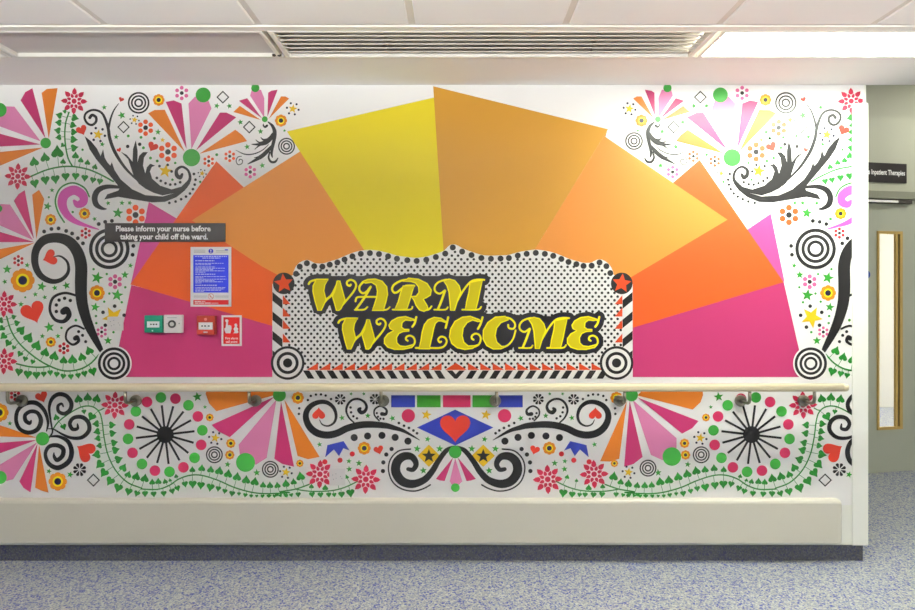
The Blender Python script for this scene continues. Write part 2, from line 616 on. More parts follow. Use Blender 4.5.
d = MB()
wl, wr = ray_t(878.8), ray_t(904)
zt, zbt = ray_z(ray_t(890), 231), ray_z(ray_t(890), 430)
for a in ((tl, wl, 0.012, zh - 0.002), (wr, tr, 0.012, zh - 0.002), (wl, wr, zt, zh - 0.002), (wl, wr, 0.012, zbt)):
    rbox(d, a[0], a[1], 0.02, 0.064, a[2], a[3])
door = d.build('door_1', M_DOOR, kind='structure')
f = MB()
rbox(f, tl - 0.055, tr + 0.055, -0.012, 0.10, zh, zh + 0.062, 0.003)
rbox(f, tl - 0.055, tl, -0.012, 0.10, 0, zh); rbox(f, tr, tr + 0.055, -0.012, 0.10, 0, zh)
f.build('door_frame', M_FRAME, door)
f = MB()
bw = 0.022
rbox(f, wl, wr, 0.010, 0.03, zt - bw, zt); rbox(f, wl, wr, 0.010, 0.03, zbt, zbt + bw)
rbox(f, wl, wl + bw * .8, 0.010, 0.03, zbt + bw, zt - bw); rbox(f, wr - .026, wr, 0.010, 0.03, zbt + bw, zt - bw); rbox(f, wr - .066, wr - .046, 0.010, 0.03, zbt + bw, zt - bw)
f.build('glazing_bead', M_BEAD, door)
g = bpy.data.materials.new('door_glass'); g.use_nodes = True
gb = g.node_tree.nodes['Principled BSDF']; gb.inputs['Transmission Weight'].default_value = 1.0
gb.inputs['Roughness'].default_value = 0.02; gb.inputs['IOR'].default_value = 1.02
f = MB(); rbox(f, wl + bw * .5, wr - bw * .5, 0.031, 0.034, zbt + bw * .5, zt - bw * .5); f.build('glass_pane', g, door)
# closer: dark rail with a pale arm under the door head
cl = MB(); rbox(cl, tl + 0.02, tl + 0.62, -0.012, 0.018, zh - 0.036, zh - 0.006, 0.003)
cl.build('closer_rail', M_DARKGAP, door)
cl = MB(); rbox(cl, tl + 0.10, ray_t(896), -0.024, -0.012, zh - 0.032, zh - 0.014, 0.003)
cl.build('closer_arm', mat('closer_silver', (244, 244, 240), 0.4), door)
# room beyond the door: pale wall
MB().box(2.4, 6.1, 4.4, 4.6, 0, RZ).build('wall_beyond', M_WALL, kind='structure')
f = MB(); rbox(f, wr - .0458, wr - .0262, 0.022, 0.029, zbt + bw, zt - bw); f.build('shadow_gap', M_DARKGAP, door)

# round blue notice on the door, cut by the wall end in the picture
bt = ray_t(868.4); bz = ray_z(bt, 274.5)
mb = MB()
ring = [Vector(recess_point(bt + 0.034 * math.cos(k * math.pi / 16), 0.019, bz + 0.034 * math.sin(k * math.pi / 16))) for k in range(32)]
ring2 = [Vector(recess_point(bt + 0.034 * math.cos(k * math.pi / 16), 0.0165, bz + 0.034 * math.sin(k * math.pi / 16))) for k in range(32)]
A = [mb.bm.verts.new(p) for p in ring]; B = [mb.bm.verts.new(p) for p in ring2]
mb.bm.faces.new(A); mb.bm.faces.new(B[::-1])
for k in range(32): mb.bm.faces.new((A[k], A[(k + 1) % 32], B[(k + 1) % 32], B[k]))
tag(mb.build('door_notice', mat('notice_blue', (28, 70, 170), 0.4)), 'round blue notice stuck on the grey door', 'notice')


# ------------------------------------------------------------------ text
def text_mesh(s, size, bold=0.0, sx=1.0):
    cu = bpy.data.curves.new('t', 'FONT'); cu.body = s; cu.size = size; cu.align_x = 'CENTER'; cu.offset = bold
    cu.resolution_u = 3
    cu.fill_mode = 'FRONT'
    o = bpy.data.objects.new('t', cu); COL.objects.link(o)
    dg = bpy.context.evaluated_depsgraph_get(); dg.update()
    me = bpy.data.meshes.new_from_object(o.evaluated_get(dg))
    bpy.data.objects.remove(o); bpy.data.curves.remove(cu)
    xs = [v.co.x for v in me.vertices]; w_ = max(xs) - min(xs)
    return me, w_


def wall_text(s, px, py, height_px, width_px, material, parent, off, name='lettering', bold=0.0, d=0.0):
    """text standing on the wall, baseline at row py, centred at column px, as wide as width_px"""
    me, w_ = text_mesh(s, 1.0, bold)
    k = (D - d) / F
    sx = width_px * k / w_; sz = height_px * k / 0.70
    o = put(name, me, material, parent)
    xs = [v.co.x for v in me.vertices]; cx = (max(xs) + min(xs)) / 2
    for v in me.vertices:
        x, z = (v.co.x - cx) * sx, v.co.y * sz
        v.co = (x, 0, z)
    me.update()
    bm = bmesh.new(); bm.from_mesh(me)
    for f_ in bm.faces:
        f_.normal_update()
        if f_.normal.y > 0: f_.normal_flip()
    bm.to_mesh(me); bm.free()
    base = parent.location if parent else Vector((0, 0, 0))
    o.location = Vector((wx(px, d), -off, wz(py, d))) - base
    return o


# sign over the door
ts0, ts1 = ray_t(832), ray_t(905.5)
z0, z1 = ray_z(ray_t(890), 183), ray_z(ray_t(890), 163.5)
s = MB(); rbox(s, ts0, ts1, -0.012, -0.0005, z0, z1, 0.002)
sg = tag(s.build('door_sign', M_BLACK), 'long black direction sign with white lettering above the grey door', 'sign')
me, w_ = text_mesh('s Inpatient Therapies', 1.0, 0.022)
ta, tb = ray_t(867.0), ray_t(903.5); k = (tb - ta) / w_
xs = [v.co.x for v in me.vertices]; x0 = min(xs)
for v in me.vertices: v.co = Vector(recess_point(ta + (v.co.x - x0) * k, -0.0135, (z0 + z1) / 2 - 0.016 + v.co.y * 0.056))
put('lettering', me, M_WHITE, sg)

# ================================================================== CEILING FITTINGS
def vent(xa, xb, label):
    root = empty('ceiling_vent', ((xa + xb) / 2, (YG0 + YG1) / 2, ZCEIL), label, 'vent')
    hx = (xb - xa) / 2; hy = (YG0 - YG1) / 2
    f = MB(); fw = 0.016
    f.box(-hx, hx, hy - fw, hy, -0.006, 0.03, 0.002, 1); f.box(-hx, hx, -hy, -hy + fw, -0.006, 0.03, 0.002, 1)
    f.box(-hx, -hx + 0.024, -hy + fw, hy - fw, -0.006, 0.03, 0.002, 1); f.box(hx - 0.024, hx, -hy + fw, hy - fw, -0.006, 0.03, 0.002, 1)
    f.build('frame', M_TBAR, root)
    MB().box(-hx + .01, hx - .01, -hy + .01, hy - .01, 0.045, 0.05).build('duct_back', M_DUCT, root, label='grey duct behind the slats')
    n = 6; st = (2 * hy - 2 * fw) / n
    for i in range(n):
        yc = -hy + fw + (i + .5) * st
        sl = MB()
        sl.prism_x([(yc - st * .44, 0.0), (yc + st * .30, 0.012), (yc + st * .40, 0.016), (yc + st * .40, 0.022), (yc - st * .40, 0.006)], -hx + 0.024, hx - 0.024)
        sl.build('slat', M_GRILLE, root)
    m = 4
    for i in range(1, m):
        xx = -hx + 2 * hx * i / m
        MB().box(xx - .002, xx + .002, -hy + fw, hy - fw, 0.0225, 0.045).build('cross_bar', M_GRILLE, root)
    return root


def lamp(xa, xb, label, lit, glow, group=None, ya=None, yb=None):
    ya = YG1 if ya is None else ya; yb = YG0 if yb is None else yb
    root = empty('ceiling_light', ((xa + xb) / 2, (ya + yb) / 2, ZCEIL), label, 'light', group)
    hx = (xb - xa) / 2; hy = (yb - ya) / 2; fw = 0.02
    f = MB()
    f.box(-hx, hx, hy - fw, hy, -0.006, 0.03, 0.002, 1); f.box(-hx, hx, -hy, -hy + fw, -0.006, 0.03, 0.002, 1)
    f.box(-hx, -hx + fw, -hy + fw, hy - fw, -0.006, 0.03, 0.002, 1); f.box(hx - fw, hx, -hy + fw, hy - fw, -0.006, 0.03, 0.002, 1)
    f.build('frame', M_TBAR, root)
    MB().box(-hx + fw, hx - fw, -hy + fw, hy - fw, 0.004 if lit else 0.012, 0.02, 0.0).build('diffuser', glow if lit else M_DIFF, root, label='glowing white diffuser' if lit else 'unlit grey diffuser')
    return root


KEY = 44.0
UP_K = 128.0
G_KEY = emitter('tube_glow', (248, 253, 238), KEY)
G_FILL = emitter('fill_glow_down', (250, 252, 250), 1.5)
lamp(1.135, 2.40, 'lit rectangular ceiling light at the right end of the slatted vent', True, G_KEY)
lamp(-2.10, -0.835, 'switched-off grey ceiling light left of the long slatted vent', False, None)
v = vent(-0.815, 1.115, 'long slatted ceiling vent between the lit and the unlit light')
vent(-3.9, -2.12, 'slatted ceiling vent cut off at the upper left picture edge')
# two small black plugs in the ceiling between the vent and the unlit light
for q in (274.0, 279.2):
    x = (q - CXP) * (206 * S / (HY - 54.5) * F / F) * 1.0
    dep = 1.114 * F / (HY - 54.5)
    x = (q - CXP) * dep / F
    m = MB(); m.tube([(0, 0, 0.0), (0, 0, -0.006), (0, 0, -0.009)], [0.009, 0.009, 0.005])
    o = m.build('ceiling_plug', mat('plug_black', (24, 22, 22), 0.5), loc=(x, dep - D, ZCEIL))
    tag(o, 'small black ceiling plug, %s one of two by the long vent' % ('left' if q < 276 else 'right'), 'plug')
# added fill lights, unseen above the frame: hung boxes brightening ceiling and wall
def fill_lamp(x, y, label, up, down):
    root = empty('fill_light', (x, y, ZCEIL - 0.6), label, 'light', 'added fill lights')
    MB().box(-.62, .62, -.15, .15, 0.004, 0.05, 0.0).box(-.62, .62, -.156, -.15, -.004, .054).box(-.62, .62, .15, .156, -.004, .054).build('housing', M_TBAR, root)
    MB().box(-.6, .6, -.14, .14, 0.051, 0.0525).build('upper_diffuser', up, root, label='glowing upper diffuser')
    MB().box(-.6, .6, -.14, .14, 0.001, 0.0032).build('lower_diffuser', down, root, label='glowing lower diffuser')
    for sx in (-.5, .5):
        m = MB(); m.tube([(sx, 0, .0525), (sx, 0, .6)], .002, 6); m.build('cable', M_STEEL, root)
G_UP = emitter('fill_glow_up', (249, 250, 245), UP_K)
for x_, y_ in ((-5.6, -2.4), (-2.4, -3.2), (-0.5, -3.0), (1.5, -3.2), (3.6, -3.2)):
    fill_lamp(x_, y_, 'added hanging fill light, out of view', G_UP, G_FILL)
# light over the recess and in the room beyond the door
def high_lamp(x, y, label, st):
    root = empty('ceiling_light', (x, y, RZ), label, 'light')
    MB().box(-.32, .32, -.32, .32, -0.05, 0, 0.004).build('frame', M_TBAR, root)
    MB().box(-.28, .28, -.28, .28, -0.054, -0.0505).build('diffuser', emitter('recess_glow', (255, 252, 238), st), root, label='glowing white diffuser')
high_lamp(4.2, 0.85, 'lit square ceiling light over the door recess, out of the picture', 18)
MB().box(2.4, 6.1, 2.5, 4.6, RZ, RZ + .1).build('ceiling_beyond', M_CEIL, kind='structure')
high_lamp(3.9, 3.5, 'lit square ceiling light in the room beyond the grey door', 170)

# ================================================================== HANDRAIL, BOARD, GUARD
dr = 0.11
zr0, zr1 = wz(392, 0.13), wz(384.2, 0.13)
xr = wx(849, 0.12)
hh = (zr1 - zr0) / 2; zc_ = (zr0 + zr1) / 2
prof = []
for cy_, cz_, a0 in ((-dr - 0.008, zc_ + hh - .014, 90), (-dr - 0.008, zc_ - hh + .014, 180), (-dr + .012, zc_ - hh + .010, 270), (-dr + .012, zc_ + hh - .010, 0)):
    rr = .014 if cy_ < -dr else .010
    for k in range(7):
        t = math.radians(a0 + 15 * k); prof.append((cy_ + rr * math.cos(t), cz_ + rr * math.sin(t)))
rail = empty('handrail', (0, -dr, zc_), 'long cream handrail running along the mural wall', 'handrail')
m = MB(); m.prism_x([(y + dr, z - zc_) for y, z in prof], XLEFT + .02, xr - .03, True)
ro = m.build('rail', M_RAIL, rail)
m = MB()   # rounded end
bm = m.bm; prev = None
P0 = [(y + dr, z - zc_) for y, z in prof]
for s_, x in ((1, xr - .0298), (.98, xr - .018), (.9, xr - .009), (.72, xr - .003), (.4, xr)):
    cur = [bm.verts.new((x, y * s_, z * s_)) for y, z in P0]
    if prev:
        for k in range(len(cur)):
            f_ = bm.faces.new((prev[k], prev[(k + 1) % len(cur)], cur[(k + 1) % len(cur)], cur[k])); f_.smooth = True
    prev = cur
bm.faces.new(prev)
m.build('end_cap', M_RAIL, rail)
for px in (22.6, 136.4, 256, 383.6, 495.2, 619, 740, 802.6):
    x = wx(px); z = wz(401.2, .02)
    m = MB()
    m.tube([(0, 0, 0), (0, -.012, 0), (0, -.0135, 0), (0, -.016, 0)], [.031, .031, .0295, .014], 28)
    br = m.build('bracket', M_STEEL, rail, loc=Vector((x, 0.0, z)) - Vector((0, -dr, zc_)), label='round steel wall bracket')
    m = MB(); zz = (zr0 - z)
    m.tube([(0, -.014, 0), (0, -.06, -.001), (0, -.088, 0.002), (0, -.104, .010), (0, -.110, .024), (0, -.110, zz + .004)], .0085, 12)
    m.build('bracket_arm', M_STEEL, br)

# mural bumper board above the floor
zb0, zb1 = wz(543.4, .035), wz(499.5, .03)
prof = [(-.0005, zb0), (-.032, zb0), (-.034, zb0 + .002), (-.034, zb1 - .020), (-.030, zb1 - .009), (-.022, zb1 - .003), (-.012, zb1), (-.0005, zb1)]
xb = wx(843, .03)
m = MB(); bm = m.bm; prev = None
for x, s_, dz in ((XLEFT + .02, 1, 0), (xb - .03, 1, 0), (xb - .014, .97, .004), (xb - .005, .8, .010), (xb, .35, .02)):
    cur = [bm.verts.new((x, y * s_, z - (dz if z > zb0 + .1 else 0))) for y, z in prof]
    if prev:
        for k in range(len(cur)):
            f_ = bm.faces.new((prev[k], prev[(k + 1) % len(cur)], cur[(k + 1) % len(cur)], cur[k]))
    else: bm.faces.new(cur)
    prev = cur
bm.faces.new(prev)
tag(m.build('bumper_rail', M_BUMP), 'broad cream bumper rail low along the mural wall above the skirting', 'wall guard')

# corner guard on the free end of the wall
gd = MB()
gx0, gx1 = wx(852.3, .006), XEND + .006
zg0, zg1 = wz(545.2, .005), wz(103.2, .005)
gd.prism_x([(-.008, zg0), (-.009, zg0 + .001), (-.009, zg1 - .002), (-.008, zg1), (-.0025, zg1), (-.0025, zg0)], gx0, gx1)
gd.box(XEND + .0005, XEND + .006, -.0025, 0.06, zg0, zg1, 0.0)
tag(gd.build('corner_guard', M_GUARD), 'tall white corner guard strip on the right end of the mural wall', 'corner guard')

# ================================================================== MURAL
UP = mural_root('wall_mural', 455, 378, 'large printed mural above the handrail with a sunburst and a WARM WELCOME marquee', 'mural')
LOW = mural_root('wall_mural', 455, 498, 'long printed mural band of scrolls and flowers between handrail and bumper rail', 'mural')


def sheet(root, x0, x1, y0, y1):
    ox, oy, oz = root['o3']
    MB().box(wx(x0) - ox, wx(x1) - ox, -0.0014, 0.0, wz(y1) - oz, wz(y0) - oz).build('backing_sheet', vinyl('white'), root, label='white background sheet')


sheet(UP, -300, 864, 85.1, 387)
sheet(LOW, -300, 864, 388, 505)
Art.CLIP = (-298, 862.5, 85.2, 386.5)
Z1 = O(0, 0, 1)

# ---- sunburst
rays = [
    ([(149, 202), (186, 224), (300, 300), (452, 385), (131, 284)], 'sun_pink', 'pink ray far left'),
    ([(131.5, 285), (112.8, 377), (300, 377), (300, 330)], 'sun_magenta', 'magenta ray lower left'),
    ([(216.5, 161.3), (242.3, 185.9), (452, 385), (300, 334), (130.5, 284.4)], 'sun_deep', 'deep orange ray left'),
    ([(301, 151), (192, 220.5), (262, 266.5), (310, 292), (452, 385)], 'sun_light', 'light orange ray left'),
    ([(287, 131.5), (434, 97.6), (452, 385)], 'sun_yellow', 'bright yellow ray'),
    ([(770.6, 213.7), (748, 229), (600, 320), (452, 385), (784.3, 281.5)], 'sun_pink', 'pink ray far right'),
    ([(783.6, 282), (805, 377), (600, 377), (600, 335)], 'sun_magenta', 'magenta ray lower right'),
    ([(699.5, 159.8), (672, 183.5), (452, 385), (630, 328.6), (783.4, 282.2)], 'sun_deep', 'deep orange ray right'),
    ([(607, 131), (605.4, 137), (727.4, 219.8), (633.4, 275.7), (452, 385)], 'sun_light', 'light orange ray right'),
    ([(433.2, 86.4), (608, 129.3), (452, 385)], 'sun_ochre', 'ochre ray right of the middle'),
]
Art.CLIP = (-298, 862.5, 85.2, 377)
sun = part_group('sunburst', UP, 'sunburst of yellow, orange and pink rays')
for i, (p, c, l) in enumerate(rays):
    a = Art(1 + i * 0.4); a.poly(p, c); a.build('sunburst_ray', sun, l)

# ---- marquee sign
Art.CLIP = (-298, 862.5, 85.2, 386.5)
oL = O(260, 230, 4.065); oR = O(440, 230, 4.065)
mar = part_group('marquee', UP, 'black and white dotted marquee with yellow lettering')
bulbs = oL.P([(147, 178), (162, 149), (191, 135), (221, 147), (254, 149), (284, 141), (315, 132), (344, 120), (376, 107), (410, 97), (447, 94), (484, 98), (521, 107), (557, 117), (599, 123), (637, 126), (676, 121), (715, 110), (753, 96)]) + \
    oR.P([(52, 71), (90, 88), (128, 102), (168, 114), (207, 117), (246, 116), (280, 114), (316, 104), (352, 97), (389, 93), (426, 97), (460, 105), (493, 118), (522, 130), (554, 139), (583, 146), (616, 145), (648, 132), (676, 147), (692, 175)])
outline = [(272.4, 284)] + bulbs + [(632.6, 284), (632.6, 378.6), (272.4, 378.6)]
a = Art(8)
a.poly(outline, 'white')
a.ribbon(bulbs, 6.4, 'white')


def inside(x, y):
    if x < 284 or x > 621 or y > 369: return False
    for i in range(len(bulbs) - 1):
        if bulbs[i][0] <= x <= bulbs[i + 1][0]:
            t = (x - bulbs[i][0]) / max(1e-6, bulbs[i + 1][0] - bulbs[i][0])
            return y > bulbs[i][1] + t * (bulbs[i + 1][1] - bulbs[i][1]) + 3.2
    return y > 285


row = 0; y = 244.5; a.k += 1
while y < 370:
    x = 280.0 + (3.12 if row % 2 else 0)
    while x < 625:
        if inside(x, y): a.disc(x, y, 1.38, 'black', 8, lift=False)
        x += 6.25
    y += 3.72; row += 1
a.build('dotted_panel', mar, 'white panel with a grid of black dots')
for x, y in bulbs:
    a = Art(10); a.disc(x, y, 3.0, 'black', 18); a.build('bulb', mar, 'black bulb on the top edge')
# striped borders
st = []
for i in range(14):            # bottom, slanting towards the middle
    x = 303 + i * 11.9
    if x + 9 < 452: st.append([(x, 370.4), (x + 6.4, 370.4), (x + 11.6, 378.6), (x + 5.2, 378.6)])
    x2 = 911 - x
    if x2 - 9 > 459: st.append([(x2, 370.4), (x2 - 6.4, 370.4), (x2 - 11.6, 378.6), (x2 - 5.2, 378.6)])
st.append([(446.5, 370.4), (452.4, 370.4), (455.8, 374.2), (455.8, 378.6), (454.5, 378.6)])
st.append([(464.8, 370.4), (459.2, 370.4), (455.8, 374.2), (455.8, 378.6), (457.2, 378.6)])
y = 292.0
while y < 352:
    for xa, xb in ((272.6, 282.6), (632.4, 622.4)):
        st.append([(xa, y), (xb, y + 8.2), (xb, y + 16.8), (xa, y + 8.6)])
    y += 19.4
for q in st:
    a = Art(11); a.poly(q, 'black'); a.build('stripe', mar, 'black slanting border stripe')
st = []
for i in range(12):
    x = 306.5 + i * 12.35
    if x + 12 < 449: st.append([(x, 369.9), (x + 11.6, 363.0), (x + 11.6, 369.9)])
    x2 = 909.5 - x
    if x2 - 12 > 460: st.append([(x2, 369.9), (x2 - 11.6, 363.0), (x2 - 11.6, 369.9)])
st.append([(444.8, 369.9), (455.8, 362.8), (466.8, 369.9)])
for y in (295.2, 307.5, 319.8, 333.4):
    st.append([(283.0, y), (283.0, y + 9), (290.6, y + 9)]); st.append([(622.2, y), (622.2, y + 9), (614.6, y + 9)])
for q in st:
    a = Art(11); a.poly(q, 'pennant'); a.build('pennant', mar, 'small orange-red pennant')
for x in (283.9, 621.6):
    a = Art(13); a.disc(x, 283.4, 10.8, 'black', 40); a.star(x, 283.4, 9.9, 'pennant', inner=.47, rot=-90 + (6 if x > 400 else -6)); a.build('star_badge', mar, 'orange star on black disc')
for x in (287.8, 616.4):
    a = Art(13); a.disc(x, 362.9, 16.8, 'black', 48); a.ring(x, 362.9, 11.0, 14.4, 'white'); a.ring(x, 362.9, 4.6, 8.0, 'white'); a.disc(x, 362.9, 11, 'black', 40) if False else None
    a.build('target_badge', mar, 'black and white target badge')

# ---- letters: (polygons, ribbons) in their own zoom frames
Zc = 9.15
LW = ([[(150, 130), (260, 130), (228, 185), (220, 235), (240, 318), (196, 415), (165, 415), (140, 330), (120, 240), (122, 190), (138, 160)],
       [(342, 145), (366, 145), (386, 220), (414, 322), (376, 400), (358, 415), (335, 415), (318, 350), (298, 285), (320, 240)]],
      [([(82, 174), (98, 152), (140, 138), (200, 136), (252, 136)], 20), ([(182, 405), (240, 322), (295, 268), (352, 150)], [18, 22, 22, 20]),
       ([(352, 408), (425, 325), (490, 245), (515, 190), (502, 152), (466, 136), (434, 152), (434, 180), (456, 190), (466, 180)], 19)])
LA = ([[(570, 152), (620, 132), (690, 128), (752, 148), (795, 200), (802, 270), (786, 340), (770, 392), (768, 415), (660, 415), (680, 370), (702, 300), (710, 240), (698, 185), (655, 158), (600, 166)]],
      [([(660, 140), (590, 152), (550, 190), (546, 230), (574, 258), (608, 246), (640, 208)], 20), ([(648, 200), (590, 300), (512, 408)], 22),
       ([(503, 410), (585, 408), (618, 384)], 16), ([(510, 332), (520, 300), (560, 292), (700, 292)], 18), ([(668, 410), (785, 410), (822, 384)], 15)])
LR = ([[(120, 192), (226, 188), (204, 240), (182, 320), (155, 402), (40, 412), (75, 340), (100, 250)],
       [(170, 120), (260, 130), (340, 170), (378, 230), (370, 275), (330, 300), (304, 312), (342, 376), (348, 402), (312, 424), (270, 410), (240, 370), (220, 320), (194, 288), (240, 285), (266, 250), (262, 200), (235, 165), (190, 150), (120, 150)]],
      [([(190, 134), (110, 142), (45, 175), (20, 215), (35, 250), (65, 250), (110, 215), (150, 190), (222, 190)], 20), ([(25, 408), (180, 408), (206, 382)], 15), ([(312, 414), (355, 406), (380, 378)], 17)])
LM = ([[(490, 146), (540, 128), (592, 142), (632, 190), (648, 245), (622, 310), (590, 415), (555, 415), (548, 330), (540, 250), (522, 190)],
       [(732, 160), (846, 138), (826, 220), (806, 320), (784, 408), (688, 410), (702, 330), (722, 250)]],
      [([(503, 236), (470, 330), (440, 402)], 22), ([(405, 408), (505, 408), (528, 386)], 15), ([(502, 232), (455, 262), (415, 240), (410, 200), (440, 160), (500, 137), (540, 137)], 18),
       ([(575, 408), (620, 320), (680, 220), (740, 152), (800, 134), (862, 136)], 18), ([(660, 408), (800, 408), (834, 382)], 15)])
LE = ([[(768, 130), (690, 105), (620, 115), (565, 145), (540, 185), (550, 215), (582, 235), (530, 265), (500, 305), (500, 350), (530, 385), (590, 405), (670, 405), (745, 388), (776, 350), (740, 368), (690, 380), (640, 373), (612, 345), (608, 300), (630, 260), (670, 242), (725, 238), (725, 224), (680, 222), (655, 202), (660, 160), (690, 137), (745, 142)]],
      [([(790, 110), (776, 165), (754, 198)], 20), ([(700, 120), (772, 138)], 18), ([(745, 386), (776, 345), (768, 300), (735, 280), (702, 290), (696, 314), (712, 326)], 18)])
LL = ([[(40, 180), (75, 135), (130, 113), (190, 120), (240, 152), (200, 145), (165, 146), (140, 168), (125, 215), (110, 290), (90, 375), (92, 400), (-10, 400), (8, 330), (20, 250)]],
      [([(258, 112), (246, 165), (235, 208)], 20), ([(160, 130), (240, 155)], 20), ([(-38, 392), (80, 392), (180, 392), (225, 372), (245, 330), (226, 297), (190, 290), (166, 315), (180, 340), (194, 334)], 18)])
LC = ([[(545, 135), (460, 103), (390, 110), (320, 150), (280, 220), (270, 290), (290, 350), (340, 390), (410, 405), (480, 396), (545, 355), (500, 372), (440, 374), (400, 340), (385, 280), (395, 210), (430, 160), (480, 137), (535, 152)]],
      [([(572, 112), (556, 168), (530, 218)], 20), ([(480, 118), (550, 148)], 18), ([(470, 392), (535, 362), (556, 310), (540, 272), (506, 262), (476, 280), (474, 305), (490, 316)], 18)])
LO = ([[(780, 104), (690, 110), (620, 160), (580, 230), (578, 310), (610, 370), (670, 402), (740, 400), (805, 372), (745, 378), (702, 340), (686, 280), (700, 210), (740, 160), (810, 134)]],
      [([(725, 394), (800, 368), (850, 310), (874, 232)], 16), ([(740, 112), (815, 120), (862, 158), (868, 198), (845, 218), (812, 208), (806, 182)], 18)])
letters = [('W', LW, 300, 265, 0), ('A', LA, 300, 265, 0), ('R', LR, 390, 265, 0), ('M', LM, 390, 265, 0),
           ('W', LW, 329.6, 303.7, 0), ('E', LE, 330, 305, 0), ('L', LL, 420, 305, 0), ('C', LC, 420, 305, 0), ('O', LO, 420, 305, 0), ('M', LM, 474.7, 303.2, 0), ('E', LE, 512.7, 305, 0)]
board = Art(12.5)
for ch, (polys, ribs), ox, oy, _ in letters:
    o = O(ox, oy, Zc)
    for p in polys:
        q = o.P(p); board.poly(q, 'black'); board.ribbon(q, 0, 'black', grow=4.9, smooth=False, closed=True)
    for pts, w in ribs: board.ribbon(o.P(pts), o.r(w), 'black', grow=4.6)
for q in ([(330, 285), (480, 285), (480, 330), (350, 330)], [(340, 300), (440, 300), (590, 312), (590, 340), (360, 340)], [(326, 276), (478, 276), (478, 305), (326, 305)]):
    if q[0][0] == 340: q = [(352, 308), (596, 318), (596, 346), (376, 346), (360, 330)]
    board.poly(q, 'black')
board.build('lettering_shadow', mar, 'black cloud behind the yellow letters')
for ch, (polys, ribs), ox, oy, _ in letters:
    o = O(ox, oy, Zc); a = Art(30)
    for p in polys:
        q = o.P(p); a.poly(q, 'navy'); a.ribbon(q, 0, 'navy', grow=2.0, smooth=False, closed=True)
    for pts, w in ribs: a.ribbon(o.P(pts), o.r(w), 'navy', grow=1.9)
    for pts, w in ribs: a.ribbon(o.P(pts), o.r(w), 'letter_edge')
    for p in polys:
        q = o.P(p); a.poly(q, 'letter'); a.ribbon(q, 0, 'letter_edge', grow=0.62, smooth=False, closed=True)
    a.build('letter', mar, 'yellow swash letter ' + ch)

# ---- decoration beside the sunburst, drawn once for the left and mirrored for the right
oa, ob, oc, od = O(0, 80, K), O(0, 180, K), O(0, 280, K), O(140, 80, K)
oe, of_ = O(80, 110, 6.1), O(230, 110, 10.16)


